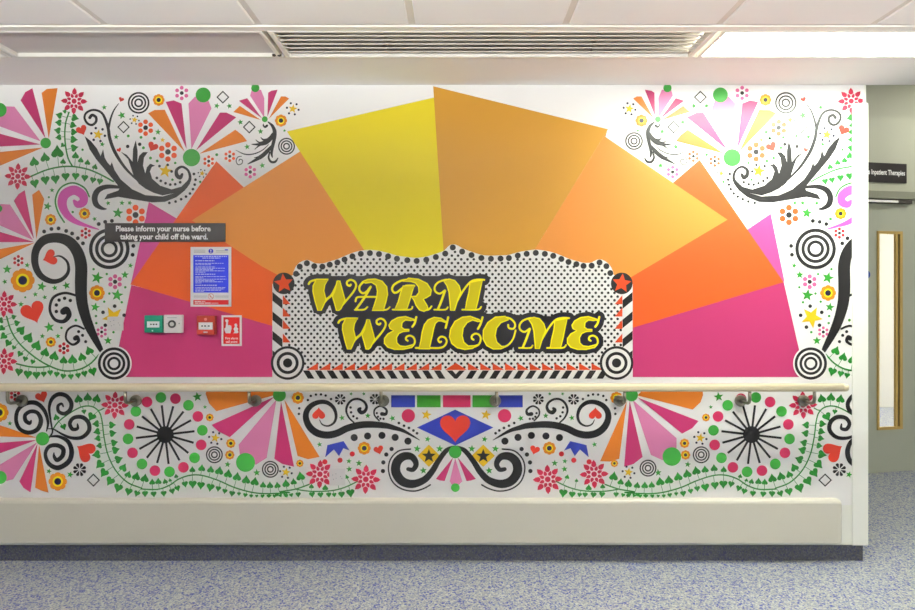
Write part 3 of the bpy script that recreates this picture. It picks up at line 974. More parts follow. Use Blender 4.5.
def upper_side(left):
    R = UP
    # fans
    m_fan(R, oa, [([(249, 300), (213, 66), (240, 46), (294, 42)], 'orange'), ([(233, 298), (106, 104), (130, 62), (166, 42)], 'magenta'),
                  ([(208, 312), (75, 136), (20, 134), (-30, 175), (-30, 225)], 'pink'), ([(208, 328), (-70, 255), (-70, 342)], 'magenta'),
                  ([(222, 343), (-50, 372), (-50, 458)], 'orange')], (234, 321, 27), (0, 153, 36))
    m_fan(R, ob, [([(186, 302), (165, 75), (200, 50), (226, 97)], 'orange'), ([(174, 300), (72, 106), (96, 72), (127, 52)], 'magenta'),
                  ([(170, 306), (52, 125), (5, 122), (-45, 165), (-45, 210)], 'pink'), ([(178, 316), (-70, 243), (-70, 316)], 'magenta'),
                  ([(178, 319), (-60, 362), (-60, 432)], 'orange')], None, (-4, 146, 18), 'fan of five coloured rays without a hub')
    m_fan(R, od, [([(228, 365), (42, 170), (75, 153), (127, 152)], 'orange'), ([(238, 352), (132, 112), (172, 104), (212, 120)], 'magenta'),
                  ([(262, 352), (247, 120), (280, 85), (340, 82), (364, 145)], 'pink'), ([(285, 358), (407, 166), (440, 166), (490, 190)], 'magenta'),
                  ([(303, 375), (485, 253), (520, 280), (545, 311)], 'orange')], (263, 395, 44), (322, 77, 38))
    m_fan(R, od, [([(615, 204), (475, 163), (508, 132)], 'orange'), ([(622, 197), (503, 106), (545, 93)], 'magenta'),
                  ([(632, 192), (560, 80), (568, 52), (615, 50), (632, 92)], 'pink'), ([(648, 187), (652, 65), (668, 55), (700, 50)], 'magenta'),
                  ([(654, 199), (717, 84), (740, 84), (758, 95)], 'orange')], (635, 200, 15), (587, 42, 21), 'small fan of five coloured rays')
    # flowers
    for o, x, y in ((oa, 378, 108), (oa, 92, 490), (oc, 22, 122), (oc, 22, 412)): m_burst_flower(o, x, y, 68, R)
    for o, x, y, r_, d_, c_ in ((oa, 741, 243, 30, 12, 'dot_orange'), (ob, 690, 178, 37, 15, 'dot_orange'), (ob, 437, 270, 21, 8, 'petal_red'), (ob, 95, 410, 21, 8, 'petal_red'),
                                (ob, 586, 517, 27, 11, 'petal_pink'), (oc, 326, 347, 22, 9, 'petal_red'), (oc, 518, 264, 21, 8, 'petal_pink'), (od, 213, 67, 27, 10, 'petal_pink'),
                                (od, 143, 366, 36, 14, 'dot_orange'), (od, 350, 413, 22, 8, 'dot_orange'), (od, 457, 388, 22, 8, 'dot_orange'), (od, 561, 468, 24, 9, 'petal_pink')):
        m_dot_flower(o, x, y, r_, d_, R, c_)
    for o, x, y, r_ in ((od, 96, 102, 30), (ob, 259, 202, 29), (ob, 431, 171, 29), (ob, 117, 510, 61), (ob, 494, 574, 40), (oc, 260, 315, 26), (od, 717, 207, 31)): m_scallop(o, x, y, r_, R)
    # stars and dots
    for o, L in ((oa, [(531, 140, 13), (620, 180, 19), (592, 290, 13), (521, 327, 13), (804, 265, 15), (653, 285, 7), (718, 292, 7), (786, 297, 7), (730, 345, 7), (766, 397, 7), (800, 412, 7), (421, 355, 6)]),
                 (ob, [(266, 52, 12), (250, 88, 5), (243, 134, 20), (371, 163, 6), (482, 198, 12), (551, 118, 12), (621, 117, 13), (660, 117, 12), (600, 168, 26), (664, 435, 13), (636, 482, 19), (495, 497, 29), (544, 478, 6), (477, 453, 6), (638, 545, 6), (597, 585, 29), (557, 577, 6),
                       (38, 454, 22), (26, 517, 13), (140, 433, 13)]),
                 (oc, [(213, 33, 23), (280, 40, 14), (339, 28, 19), (181, 73, 13), (130, 88, 5), (229, 88, 12), (108, 123, 14), (252, 240, 25), (314, 243, 6), (217, 285, 13), (296, 285, 13), (387, 204, 7), (485, 138, 22), (489, 183, 6), (491, 219, 6), (531, 110, 6), (620, 113, 6), (550, 308, 20), (578, 265, 6)]),
                 (od, [(391, 132, 14), (455, 133, 14), (511, 215, 14), (613, 262, 14), (545, 340, 14), (622, 435, 14), (75, 296, 6), (90, 411, 6), (180, 422, 6), (166, 507, 6), (391, 380, 7), (307, 518, 6), (735, 258, 8)])):
        for x, y, r_ in L: m_star(o, x, y, r_, R)
    m_ystar(oa, 500, 278, 28, R); m_ystar(oa, 685, 203, 18, R); m_ystar(od, 116, 305, 14, R, False); m_ystar(od, 130, 463, 36, R, False); m_ystar(od, 317, 475, 16, R); m_ystar(od, 777, 147, 24, R)
    m_ystar(oc, 576, 189, 58, R, True, 5, True)
    # rings and diamonds
    m_target(oa, 706, 117, 55, R, T3, False); m_target(ob, 557, 350, 103, R, TB, False); m_target(oc, 581, 424, 82, R, TB)
    if left: m_target(od, 745, 337, 43, R, T3, False, None, 0.3)
    else:
        Art.T = staticmethod(ID); m_target(O(600, 80, K), 172, 311, 45, R, T3, False); Art.T = staticmethod(mirror_up)
    m_diamond(oa, 629, 240, 32, R); m_diamond(od, 422, 88, 33, R); m_diamond(od, 556, 240, 33, R)
    # hearts
    m_heart(oa, 418, 258, 56, R, (0.45, 1)); m_heart(oa, 617, 101, 27, R, (-.4, 1)); m_heart(oa, 607, 357, 24, R, (.5, 1)); m_heart(oa, 776, 342, 54, R, (-.5, 1))
    m_heart(ob, 252, 396, 80, R, (-1, .35)); m_heart(oc, 172, 168, 122, R, (.38, 1))
    # dots
    for q in ((650, 338), (711, 327)): m_dots(oa, [q], 9, R, 'single black dot')
    m_dots(ob, [(226, 262), (263, 249), (299, 246), (338, 259), (368, 272), (397, 296), (423, 322)], 10, R)
    m_dots(ob, [(503, 224), (536, 213), (570, 208), (679, 335), (675, 380)], 10, R)
    m_dots(od, [(100, 438), (142, 432), (162, 465), (87, 498), (107, 513), (131, 525), (155, 532), (180, 530), (205, 520)], 7, R)
    m_dots(od, [(275, 478), (283, 507), (279, 532), (270, 555), (255, 577), (235, 593), (210, 606), (182, 618), (150, 625)], 7, R)
    m_dots(oc, [(288, 160), (288, 127), (302, 102), (330, 93), (359, 104)], 9, R); m_dots(oc, [(401, 262), (421, 281), (437, 313)], 8, R)
    # vines
    lv = [(175, 417, 30), (230, 395, 30), (293, 368, 40), (322, 415, 18), (385, 385, 22), (412, 408, 18), (446, 420, 18), (484, 442, 18), (178, 525, 28), (232, 508, 28), (283, 503, 28), (335, 490, 26), (386, 488, 24), (432, 497, 22), (474, 508, 20), (509, 515, 20)]
    m_vine(R, [oa.P([(155, 492), (230, 460), (300, 443), (370, 440), (450, 455), (520, 485), (577, 516)])], [oa.p(x, y) + (oa.r(s_) * 1.3,) for x, y, s_ in lv])
    lv = [(303, 180, 20), (300, 217, 20), (295, 257, 20), (300, 292, 18), (320, 332, 14), (381, 193, 22), (372, 230, 20), (376, 265, 20), (375, 303, 22), (378, 345, 22), (330, 160, 12)]
    m_vine(R, [oa.P([(370, 440), (345, 390), (331, 300), (335, 220), (352, 165)])], [oa.p(x, y) + (oa.r(s_) * 1.4,) for x, y, s_ in lv])
    lv = [(72, 187, 14), (88, 218, 17), (109, 255, 25), (147, 293, 28), (188, 333, 28), (231, 368, 25), (277, 387, 26), (325, 408, 22), (370, 405, 26), (418, 392, 23), (455, 360, 24), (5, 205, 17), (12, 245, 17), (20, 285, 20), (43, 320, 20), (72, 343, 13), (103, 375, 17), (130, 400, 15), (168, 415, 14),
          (290, 478, 16), (323, 488, 16), (362, 490, 16), (399, 484, 16), (431, 475, 18), (473, 464, 24)]
    m_vine(R, [oc.P([(35, 185), (55, 250), (90, 310), (150, 370), (230, 425), (320, 460), (400, 455), (460, 425), (505, 378)])], [oc.p(x, y) + (oc.r(s_) * 1.5,) for x, y, s_ in lv])
    lv = [(98, 466, 22), (143, 478, 24), (187, 482, 22), (224, 477, 16), (257, 470, 16)]
    m_vine(R, [oc.P([(85, 425), (150, 440), (210, 443), (250, 438)])], [oc.p(x, y) + (oc.r(s_) * 1.5,) for x, y, s_ in lv])
    # pink swirl and its green line
    m_scroll(R, [], [(ob.P([(505, 252), (400, 218), (345, 180), (318, 125), (330, 75), (378, 52), (422, 78), (424, 112), (396, 124), (378, 106)]), ob.W([3, 24, 36, 46, 50, 48, 44, 42, 36, 14]))], 'pink swirl', 7, 'orchid', 'swirl')
    a = Art(7); a.ribbon(ob.P([(328, 215), (295, 160), (283, 100), (310, 40), (370, 15), (430, 40), (455, 85)]), ob.r(8), 'leaf'); a.build('arc_line', R, 'thin green arc')
    # long black scroll with its two curls
    m_scroll(R, [], [(ob.P([(272, 390), (310, 388), (345, 420), (347, 470), (312, 507), (260, 514), (205, 482), (179, 420), (187, 352), (228, 305), (292, 294), (350, 312), (393, 362), (413, 430), (413, 520), (414, 580), (424, 650), (455, 745), (518, 870)]),
                          ob.W([3, 9, 13, 17, 21, 26, 32, 36, 40, 46, 50, 54, 58, 62, 62, 60, 56, 48, 22]))], 'tall black scroll with a heart in its curl')
    m_scroll(R, [], [(oc.P([(392, 80), (330, 66), (272, 90), (255, 150), (280, 200), (325, 210), (352, 180), (340, 152), (324, 160)]), oc.W([12, 13, 14, 14, 16, 20, 26, 34, 34]))], 'small black curl')
    m_scroll(R, [], [(oc.P([(428, 248), (385, 232), (345, 255), (338, 300), (370, 328), (400, 312), (394, 290), (384, 296)]), oc.W([10, 11, 11, 11, 12, 15, 20, 24]))], 'small black curl')
    # acanthus scroll
    PL = [(30, 160), (70, 192), (105, 235), (128, 282), (143, 240), (152, 290), (170, 322), (187, 340), (196, 318), (212, 366), (250, 424), (320, 484), (400, 520), (505, 528), (600, 500), (660, 452), (672, 450), (640, 492), (590, 532), (520, 560), (440, 564), (330, 546), (235, 530), (150, 546), (168, 515), (235, 492), (245, 475), (200, 420), (150, 360), (100, 300), (60, 240)]
    PU = [(360, 450), (330, 405), (312, 350), (295, 300), (250, 255), (288, 275), (322, 316), (325, 240), (342, 185), (353, 250), (352, 320), (363, 280), (385, 258), (415, 258), (392, 290), (386, 340), (400, 388), (410, 350), (430, 328), (460, 340), (440, 348), (428, 375), (442, 420), (490, 462), (560, 485), (620, 468), (668, 420), (672, 450), (600, 502), (505, 522), (450, 505), (400, 480)]
    m_scroll(R, [oe.P(PL), oe.P(PU)],
             [(oe.P([(645, 468), (672, 420), (662, 372), (625, 347), (592, 365), (592, 398), (612, 412), (625, 392)]), oe.W([24, 18, 14, 14, 18, 24, 26, 14])),
              (oe.P([(250, 472), (170, 468), (115, 488), (92, 530), (100, 575), (135, 600), (165, 604)]), oe.W([16, 26, 34, 36, 34, 20, 4])),
              (oa.P([(458, 192), (470, 179), (489, 190), (489, 213), (470, 229), (446, 221), (431, 193), (442, 166), (480, 153), (522, 172), (549, 238), (560, 300), (587, 370), (640, 450), (718, 528)]), oa.W([16, 15, 14, 13, 12, 12, 11, 11, 11, 12, 15, 17, 17, 13, 6])),
              (oa.P([(605, 120), (580, 155), (563, 200), (552, 250)]), oa.W([3, 7, 10, 13]))], 'large black acanthus scroll')
    # little acanthus under the small fan
    m_scroll(R, [], [(of_.P(p), of_.W(w)) for p, w in (
        ([(378, 160), (358, 174), (340, 158), (342, 140)], [24, 22, 14, 6]), ([(385, 120), (430, 160), (455, 220), (452, 290), (432, 380), (424, 440), (432, 482)], [8, 30, 40, 36, 32, 26, 10]),
        ([(405, 430), (394, 485), (420, 528), (462, 526), (488, 490)], [14, 20, 24, 24, 10]), ([(440, 240), (412, 290), (360, 330), (300, 350), (220, 350)], [26, 46, 52, 28, 6]),
        ([(350, 325), (300, 332), (262, 303)], [26, 16, 5]), ([(380, 302), (340, 303), (313, 278)], [26, 18, 5]), ([(330, 345), (290, 368), (252, 402)], [24, 16, 5]),
        ([(430, 360), (380, 420), (310, 480), (180, 552)], [18, 42, 42, 6]), ([(320, 468), (245, 488)], [18, 5]), ([(395, 350), (330, 410), (240, 448), (150, 450), (60, 408)], [6, 10, 12, 12, 3]),
        ([(122, 470), (82, 480), (64, 520), (85, 556), (122, 545), (128, 512), (102, 502), (92, 522)], [6, 8, 9, 9, 9, 9, 9, 8]))], 'small black acanthus scroll')


upper_side(True)
Art.T = staticmethod(mirror_up); upper_side(False); Art.T = staticmethod(ID)

# ---- lower band
Art.CLIP = (-298, 862.5, 388.5, 504)
la, lb, lc, lcen = O(0, 380, K), O(130, 380, K), O(260, 380, K), O(380, 380, K)
lh, ls, lv_ = O(10, 385, 6.78), O(290, 385, 10.17), O(370, 385, 5.55)


def lower_side(left):
    R = LOW
    m_fan(R, la, [([(190, 293), (-70, 205), (-70, 284)], 'orange'), ([(188, 304), (-70, 324), (-90, 405)], 'magenta'), ([(190, 316), (-20, 442), (-35, 500), (35, 512), (68, 504)], 'pink'),
                  ([(192, 322), (100, 515), (122, 548), (156, 570)], 'magenta'), ([(200, 328), (180, 546), (212, 562), (248, 572)], 'orange')], (218, 298, 34), (3, 494, 33))
    if left:
        m_fan(R, lb, [([(745, 74), (720, 40), (395, 40), (385, 68), (402, 118), (440, 158)], 'orange'), ([(735, 84), (415, 228), (452, 262), (508, 290)], 'magenta'),
                      ([(745, 98), (553, 328), (560, 388), (640, 430), (695, 395)], 'pink'), ([(768, 108), (734, 400), (774, 426), (834, 440)], 'magenta'), ([(785, 100), (852, 385), (905, 402), (964, 390)], 'orange')], (760, 76, 33), (588, 418, 48))
    else:
        Art.T = staticmethod(ID); lr = O(600, 380, K)
        m_fan(R, lr, [([(136, 108), (0, 412), (50, 414), (97, 400)], 'orange'), ([(150, 105), (122, 440), (170, 426), (216, 390)], 'magenta'),
                      ([(165, 100), (258, 380), (320, 408), (388, 350), (388, 295)], 'pink'), ([(190, 88), (416, 272), (468, 244), (500, 208)], 'magenta'),
                      ([(190, 78), (225, 40), (520, 40), (523, 76), (510, 112), (470, 150)], 'orange')], (160, 76, 32), (364, 388, 47))
        m_target(lr, 243, 447, 43, R, T3, False); Art.T = staticmethod(mirror_low)
    for o, x, y, r_ in ((la, 585, 127, 71), (lc, 305, 478, 73), (lc, 538, 504, 75)): m_burst_flower(o, x, y, r_, R)
    m_dot_flower(la, 78, 77, 20, 9, R, 'petal_red')
    for o, x, y, r_ in ((la, -2, 165, 48), (la, 295, 515, 47), (lb, 406, 190, 20), (lb, 513, 321, 24), (lb, 508, 380, 24), (lc, 193, 90, 31), (lc, 530, 346, 33), (lc, 203, 423, 19)): m_scallop(o, x, y, r_, R)
    for o, x, y in ((la, 406, 455), (lc, 408, 98), (lc, 585, 97)): m_daisy(o, x, y, 34 if o is la else 28, R)
    for o, L in ((la, [(250, 463, 13), (358, 480, 16), (52, 220, 12)]), (lb, [(343, 85, 23), (382, 137, 10), (497, 428, 15), (645, 470, 17)]),
                 (lc, [(417, 192, 14), (548, 181, 14), (673, 194, 15), (463, 70, 9), (528, 70, 9), (303, 327, 13), (452, 412, 13), (503, 422, 16), (454, 452, 15)]),
                 (lv_, [(262, 353, 19), (320, 300, 16), (387, 353, 19), (296, 474, 19)])):
        for x, y, r_ in L: m_star(o, x, y, r_, R)
    m_ystar(lb, 434, 294, 25, R); m_ystar(lb, 793, 468, 24, R); m_ystar(lv_, 313, 165, 30, R, False)
    m_target(lb, 430, 379, 43, R, T3, False)
    if left: m_target(lb, 714, 453, 43, R, T3, False)
    m_diamond(la, 476, 508, 34, R)
    m_heart(la, 215, 88, 64, R, (.4, 1)); m_heart(lh, 508, 446, 138, R, (-1, -.62)); m_heart(lc, 604, 357, 50, R, (.3, 1)); m_heart(ls, 293, 285, 132, R, (0, -1))
    # spiral cluster
    SP = [([(250, 312), (260, 250), (235, 172), (180, 122), (110, 125), (56, 170), (44, 240), (70, 298), (130, 322), (190, 298), (212, 240), (190, 190), (145, 178), (106, 202), (108, 240), (135, 258), (146, 240)], [6, 16, 22, 26, 24, 22, 22, 22, 24, 26, 26, 22, 22, 22, 24, 22, 8]),
          ([(290, 310), (275, 220), (268, 150), (288, 92), (332, 62), (385, 74), (418, 122), (408, 170), (370, 194), (332, 178), (328, 142), (352, 126), (364, 146)], [8, 12, 16, 22, 24, 24, 24, 24, 22, 20, 18, 14, 8]),
          ([(262, 296), (300, 300), (355, 332), (420, 358), (490, 354), (537, 308), (532, 252), (490, 217), (434, 222), (408, 260), (426, 298), (460, 294), (460, 264)], [5, 8, 12, 18, 22, 24, 24, 24, 22, 22, 22, 18, 8]),
          ([(268, 350), (330, 348), (395, 382), (420, 450), (400, 518), (330, 560), (268, 534), (242, 470), (266, 418), (320, 408), (362, 432), (358, 478), (322, 508), (302, 484), (300, 456)], [8, 16, 24, 28, 28, 28, 24, 20, 22, 24, 26, 26, 24, 18, 4]),
          ([(292, 305), (286, 330), (262, 362)], [10, 12, 12])]
    for p, w in SP[:4]: m_scroll(R, [], [(lh.P(p), [1.2 * v for v in lh.W(w)])] + ([(lh.P(SP[4][0]), lh.W(SP[4][1]))] if p is SP[1][0] else []), 'black spiral', name='spiral')
    # spoked wheel with its ring of discs
    a = Art(9); cx, cy = lb.p(180, 277)
    a.disc(cx, cy, lb.r(43), 'black', 36)
    for i in range(16):
        t = math.radians(22.5 * i - 96.6); a.ribbon([(cx + 6 * math.cos(t), cy + 6 * math.sin(t)), (cx + lb.r(150) * math.cos(t), cy + lb.r(150) * math.sin(t))], lb.r(11), 'black', smooth=False, cap=False)
    wheel = part_group('spoked_wheel', R, 'black spoked wheel inside a ring of green and crimson discs')
    a.build('wheel_hub', wheel, 'black hub with sixteen spokes')
    for i in range(16):
        t = math.radians(22.5 * i - 96.6); a = Art(9)
        a.disc(cx + lb.r(190) * math.cos(t), cy + lb.r(190) * math.sin(t), lb.r(27), 'disc_green' if i % 2 == 0 else 'crimson_disc', 28); a.build('wheel_disc', wheel, 'green disc' if i % 2 == 0 else 'crimson disc')
    # long vine
    stem = la.P([(270, 250), (300, 210), (360, 165), (420, 135), (470, 135), (505, 162), (520, 210), (530, 290), (550, 380), (590, 460), (650, 520), (720, 549)]) + lb.P([(60, 553), (140, 555), (200, 535), (250, 502), (310, 483), (370, 485), (450, 510), (530, 545), (620, 570), (700, 577), (813, 571)]) + lc.P([(100, 568), (180, 554), (250, 530)])
    st2 = lc.P([(180, 554), (260, 565), (360, 562), (430, 545), (495, 515)])
    L = [la.p(x, y) + (la.r(s_ * 1.45),) for x, y, s_ in ((400, 97, 24), (447, 88, 24), (493, 95, 24), (428, 160, 14), (467, 185, 25), (490, 222, 20), (495, 262, 20), (498, 296, 18), (506, 333, 17), (493, 378, 24), (509, 428, 26), (530, 470, 26), (561, 512, 26), (602, 546, 26), (655, 565, 22), (697, 575, 18), (738, 577, 17), (570, 228, 20), (573, 270, 20), (581, 318, 20), (588, 355, 22), (603, 402, 23), (628, 445, 23), (653, 480, 20), (694, 490, 24), (737, 500, 24), (775, 518, 17), (806, 515, 18), (288, 190, 18), (325, 237, 18))]
    L += [lb.p(x, y) + (lb.r(s_ * 1.45),) for x, y, s_ in ((113, 520, 15), (180, 515, 15), (205, 508, 10), (236, 488, 12), (318, 455, 17), (366, 448, 20), (411, 455, 20), (455, 462, 24), (500, 477, 24), (545, 492, 24), (591, 508, 24), (635, 517, 24), (677, 533, 18), (712, 535, 19), (750, 535, 18), (793, 530, 18), (80, 575, 16), (122, 578, 17), (173, 575, 17), (216, 563, 17), (243, 548, 17), (281, 527, 18), (320, 527, 23), (362, 533, 22), (410, 543, 23), (450, 550, 16), (483, 563, 15), (520, 575, 17), (555, 577, 11), (587, 583, 13), (617, 588, 11), (645, 588, 9), (675, 588, 11), (705, 588, 11), (735, 588, 11), (765, 585, 11), (797, 587, 10))]
    L += [lc.p(x, y) + (lc.r(s_ * 1.45),) for x, y, s_ in ((207, 490, 25), (172, 517, 18), (133, 525, 21), (12, 590, 9), (50, 587, 10), (85, 582, 12), (130, 583, 12), (160, 583, 12), (195, 580, 15))]
    m_vine(R, [stem], L, 1.3)
    m_vine(R, [st2], [lc.p(x, y) + (lc.r(s_ * 1.45),) for x, y, s_ in ((262, 540, 14), (332, 547, 17), (440, 492, 13), (265, 580, 17), (308, 582, 17), (350, 582, 15), (378, 582, 13), (415, 580, 19), (460, 572, 24), (393, 510, 10))], 1.2)
    a = Art(6); a.ribbon(la.P([(497, 153), (512, 152), (530, 142)]), 1.1, 'leaf'); a.build('vine_tendril', R, 'short green stalk to the crimson flower')
    # heart scroll towards the middle
    m_scroll(R, [], [(ls.P([(300, 350), (330, 400), (390, 415), (450, 380), (470, 310), (445, 232), (382, 180), (305, 172), (225, 203), (172, 265), (165, 345), (205, 430), (280, 488), (380, 508), (480, 488), (580, 440), (700, 408), (820, 400), (970, 412), (1050, 432), (1160, 468), (1320, 560)]),
                          ls.W([6, 14, 18, 24, 30, 36, 42, 46, 52, 58, 64, 70, 74, 74, 72, 70, 70, 68, 60, 50, 34, 5]))], 'long black scroll with a heart in its curl')
    m_scroll(R, [], [(ls.P([(650, 380), (600, 330), (573, 260), (592, 192), (640, 148), (700, 142), (757, 172), (780, 220), (762, 265), (725, 278), (702, 252), (716, 236)]), ls.W([14, 18, 22, 24, 22, 22, 24, 28, 34, 42, 40, 26]))], 'small black curl')
    m_scroll(R, [], [(lc.P([(606, 206), (582, 178), (584, 148), (613, 132), (642, 150), (640, 172), (620, 172)]), lc.W([8, 8, 9, 9, 11, 15, 20]))], 'tiny black curl')
    m_dots(ls, [(213, 110), (265, 97), (316, 95), (364, 106), (418, 142), (183, 152), (95, 236), (92, 293)], 13, R)
    m_dots(ls, [(617, 228), (622, 277), (645, 317), (682, 338)], 13, R)
    m_dots(lc, [(594, 168), (600, 186), (612, 196), (628, 197)], 6, R)
    for q in ((479, 292), (547, 284), (620, 281), (687, 291), (752, 310)): 
        a = Art(9); cx, cy = lc.p(*q); a.disc(cx, cy, lc.r(18), 'black', 28); a.build('black_disc', R, 'black disc under the long scroll')
    m_dots(lc, [(669, 350), (642, 378), (627, 418), (625, 462)], 11, R)
    m_dots(lc, [(706, 218), (732, 232), (757, 243), (780, 256), (798, 270)], 7, R)
    a = Art(8); a.poly(lc.P([(332, 392), (343, 330), (425, 310), (456, 358), (424, 346), (402, 386), (376, 352)]), 'blue'); a.build('crown', R, 'small blue three-point crown')
    for q in ((469, 375), (407, 407), (330, 415)):
        a = Art(8); cx, cy = lc.p(*q); a.disc(cx, cy, lc.r(13), 'petal_red', 20); a.build('red_dot', R, 'small red dot')
    # volute
    m_scroll(R, [], [(lv_.P([(212, 466), (240, 468), (256, 436), (232, 398), (186, 396), (150, 428), (144, 482), (178, 532), (235, 548), (300, 526), (345, 478), (380, 420), (425, 362), (470, 342)]), lv_.W([22, 26, 30, 38, 46, 50, 52, 50, 46, 38, 34, 30, 26, 14])),
                     (lv_.P([(225, 355), (160, 365), (115, 410), (103, 470), (125, 535), (175, 575), (240, 588), (295, 575), (335, 553)]), lv_.r(8))], 'thick black volute with a thin outer line', name='volute')
    a = Art(8); cx, cy = lv_.p(327, 392); r_ = lv_.r(62)
    a.poly([(cx, cy - r_), (cx + r_, cy), (cx, cy + r_), (cx - r_, cy)], 'star_yellow'); a.star(cx, cy + .3, r_ * .66, 'black', inner=.42); a.build('star_diamond', R, 'yellow diamond with a black star')
    a = Art(8); cx, cy = lv_.p(213, 170); a.disc(cx, cy, lv_.r(37), 'crimson_disc', 32); a.build('crimson_disc', R, 'crimson disc')


lower_side(True)
Art.T = staticmethod(mirror_low); lower_side(False); Art.T = staticmethod(ID)
# middle of the band
for x0_, x1_, c_ in ((57, 178, 'blue'), (188, 308, 'block_green'), (320, 460, 'crimson_disc'), (470, 592, 'block_green'), (602, 725, 'blue')):
    a = Art(8); a.poly(lcen.P([(x0_, 77), (x1_, 77), (x1_, 138), (x0_, 138)]), c_); a.build('colour_block', LOW, {'blue': 'blue', 'block_green': 'green', 'crimson_disc': 'crimson'}[c_] + ' rectangle')
big = part_group('heart_diamond', LOW, 'blue diamond with a red heart')
a = Art(8); a.poly(lcen.P([(188, 241), (382, 150), (576, 241), (382, 332)]), 'blue'); a.build('diamond', big, 'blue diamond')
a = Art(11); cx, cy = lcen.p(382, 248); a.heart(cx, cy, lcen.r(156), 'red', (0, 1)); a.build('heart', big, 'red heart')
m_fan(LOW, lcen, [([(372, 392), (284, 502), (306, 510), (328, 513)], 'magenta'), ([(382, 396), (354, 514), (366, 532), (400, 532), (418, 514)], 'pink'), ([(394, 392), (487, 502), (462, 510), (440, 513)], 'magenta')], (382, 365, 32), (383, 546, 22), 'small hanging fan of three rays')

# ================================================================== THINGS FIXED ON THE MURAL
def plate(name, x0, x1, y0, y1, dep, material, label, cat, bev=0.0015, partname='plate'):
    root = empty(name, (wx((x0 + x1) / 2), 0, wz((y0 + y1) / 2)), label, cat)
    MB().box(wx(x0) - wx((x0 + x1) / 2), wx(x1) - wx((x0 + x1) / 2), -dep, -0.0045, wz(y1) - wz((y0 + y1) / 2), wz(y0) - wz((y0 + y1) / 2), bev).build(partname, material, root)
    return root


def flat(root, name, pts, material, off, label=None):
    bm = bmesh.new()
    ox, oy, oz = root.location
    f_ = bm.faces.new([bm.verts.new((wx(p[0]) - ox, -off, wz(p[1]) - oz)) for p in pts]); f_.normal_update()
    if f_.normal.y > 0: f_.normal_flip()
    bmesh.ops.triangulate(bm, faces=bm.faces)
    me = bpy.data.meshes.new(name); bm.to_mesh(me); bm.free()
    return put(name, me, material, root, label=label)


def rect(x0, x1, y0, y1): return [(x0, y0), (x1, y0), (x1, y1), (x0, y1)]
def circ(x, y, r, n=24): return [(x + r * math.cos(2 * math.pi * i / n), y + r * math.sin(2 * math.pi * i / n)) for i in range(n)]


def bars(root, name, rects, material, off, label=None):
    bm = bmesh.new(); ox, oy, oz = root.location
    for r_ in rects:
        f_ = bm.faces.new([bm.verts.new((wx(p[0]) - ox, -off, wz(p[1]) - oz)) for p in r_]); f_.normal_update()
        if f_.normal.y > 0: f_.normal_flip()
    me = bpy.data.meshes.new(name); bm.to_mesh(me); bm.free()
    return put(name, me, material, root, label=label)


sg = plate('information_sign', 105.8, 226, 223.3, 242, .011, M_BLACK, 'black wall sign asking parents to inform the nurse, above the blue poster', 'sign')
wall_text('Please inform your nurse before', 164.3, 231.4, 5.4, 94.5, M_TEXT, sg, .0118, bold=0.03)
wall_text('taking your child off the ward.', 165, 239.4, 5.4, 87.5, M_TEXT, sg, .0118, bold=0.03)

M_BLUE = mat('poster_blue', (42, 62, 226), .4); M_RED = mat('print_red', (206, 24, 30), .4); M_INK = mat('print_grey', (150, 150, 156), .5)
M_PALE = mat('print_pale_blue', (206, 212, 250), .5)
ps = plate('notice_poster', 191, 231.8, 247, 306.6, .008, M_WHITE, 'white framed notice with a blue text panel and red foot strip', 'poster')
flat(ps, 'blue_panel', rect(194, 229, 255.2, 292.6), M_BLUE, .0084, 'blue text panel')
rs = []
random.seed(7)
for y_, a_, b_, h in ((256.6, 195.6, 227.6, .9), (258.2, 203, 221, .8), (260.8, 195.8, 215, 1.0), (263.4, 196, 224.5, .7), (264.8, 196, 212, .7), (267.0, 196, 216, .7), (268.3, 196, 225.5, .7), (269.6, 196, 214, .7), (270.9, 196, 225, .7), (272.2, 196, 206, .7),
                      (274.3, 196, 216, 1.0), (276.6, 196, 226, .7), (277.9, 196, 204, .7), (279.2, 196, 227, .7), (280.5, 196, 215, .7), (281.8, 196, 223.5, .7), (283.0, 196, 202, .7), (285.3, 196, 217.5, 1.0), (287.6, 196, 226, .7), (288.9, 196, 225, .7), (290.2, 196, 222, .7), (291.3, 196, 205, .6)):
    x_ = a_
    while x_ < b_:
        w_ = random.uniform(1.2, 4.2); rs.append(rect(x_, min(x_ + w_, b_), y_ - h / 2, y_ + h / 2)); x_ += w_ + .55
bars(ps, 'text_lines', rs, M_PALE, .0087, 'pale lines of small print')
bars(ps, 'caption_lines', [rect(194.5, 206, y_, y_ + .35) for y_ in (250, 251.2, 252.4)] + [rect(216.5, 228.5, y_, y_ + .35) for y_ in (250.6, 252)] + [rect(194.4, 208, 295.8, 296.2), rect(194.4, 207, 297, 297.3), rect(215, 229, 295.8, 296.2), rect(216, 229, 297, 297.3)], M_INK, .0084, 'grey lines of small print')
flat(ps, 'round_symbol', circ(211.5, 251.2, 2.4), mat('symbol_blue', (30, 50, 190), .4), .0084, 'round blue symbol')
bars(ps, 'symbol_mark', [rect(211.0, 212.0, 249.6, 251.6), rect(211.0, 212.0, 252.1, 252.9)], M_WHITE, .0087, 'white exclamation mark')
bars(ps, 'reference_mark', [rect(225.4, 228.6, 249.4, 250.4)], M_BLUE, .0084, 'small blue reference mark')
flat(ps, 'ring_outer', circ(211.5, 296.4, 3.0), mat('print_rose', (216, 150, 144), .5), .0084, 'faint red ring symbol')
flat(ps, 'ring_inner', circ(211.5, 296.4, 2.45), M_WHITE, .0086)
bars(ps, 'ring_slash', [[(209.3, 294.6), (209.8, 294.1), (213.7, 298.1), (213.2, 298.7)], rect(210.4, 211.6, 295.6, 297.4)], MATS['print_rose'], .0088)
flat(ps, 'red_strip', rect(194, 229.2, 300, 304.6), M_RED, .0084, 'red foot strip')
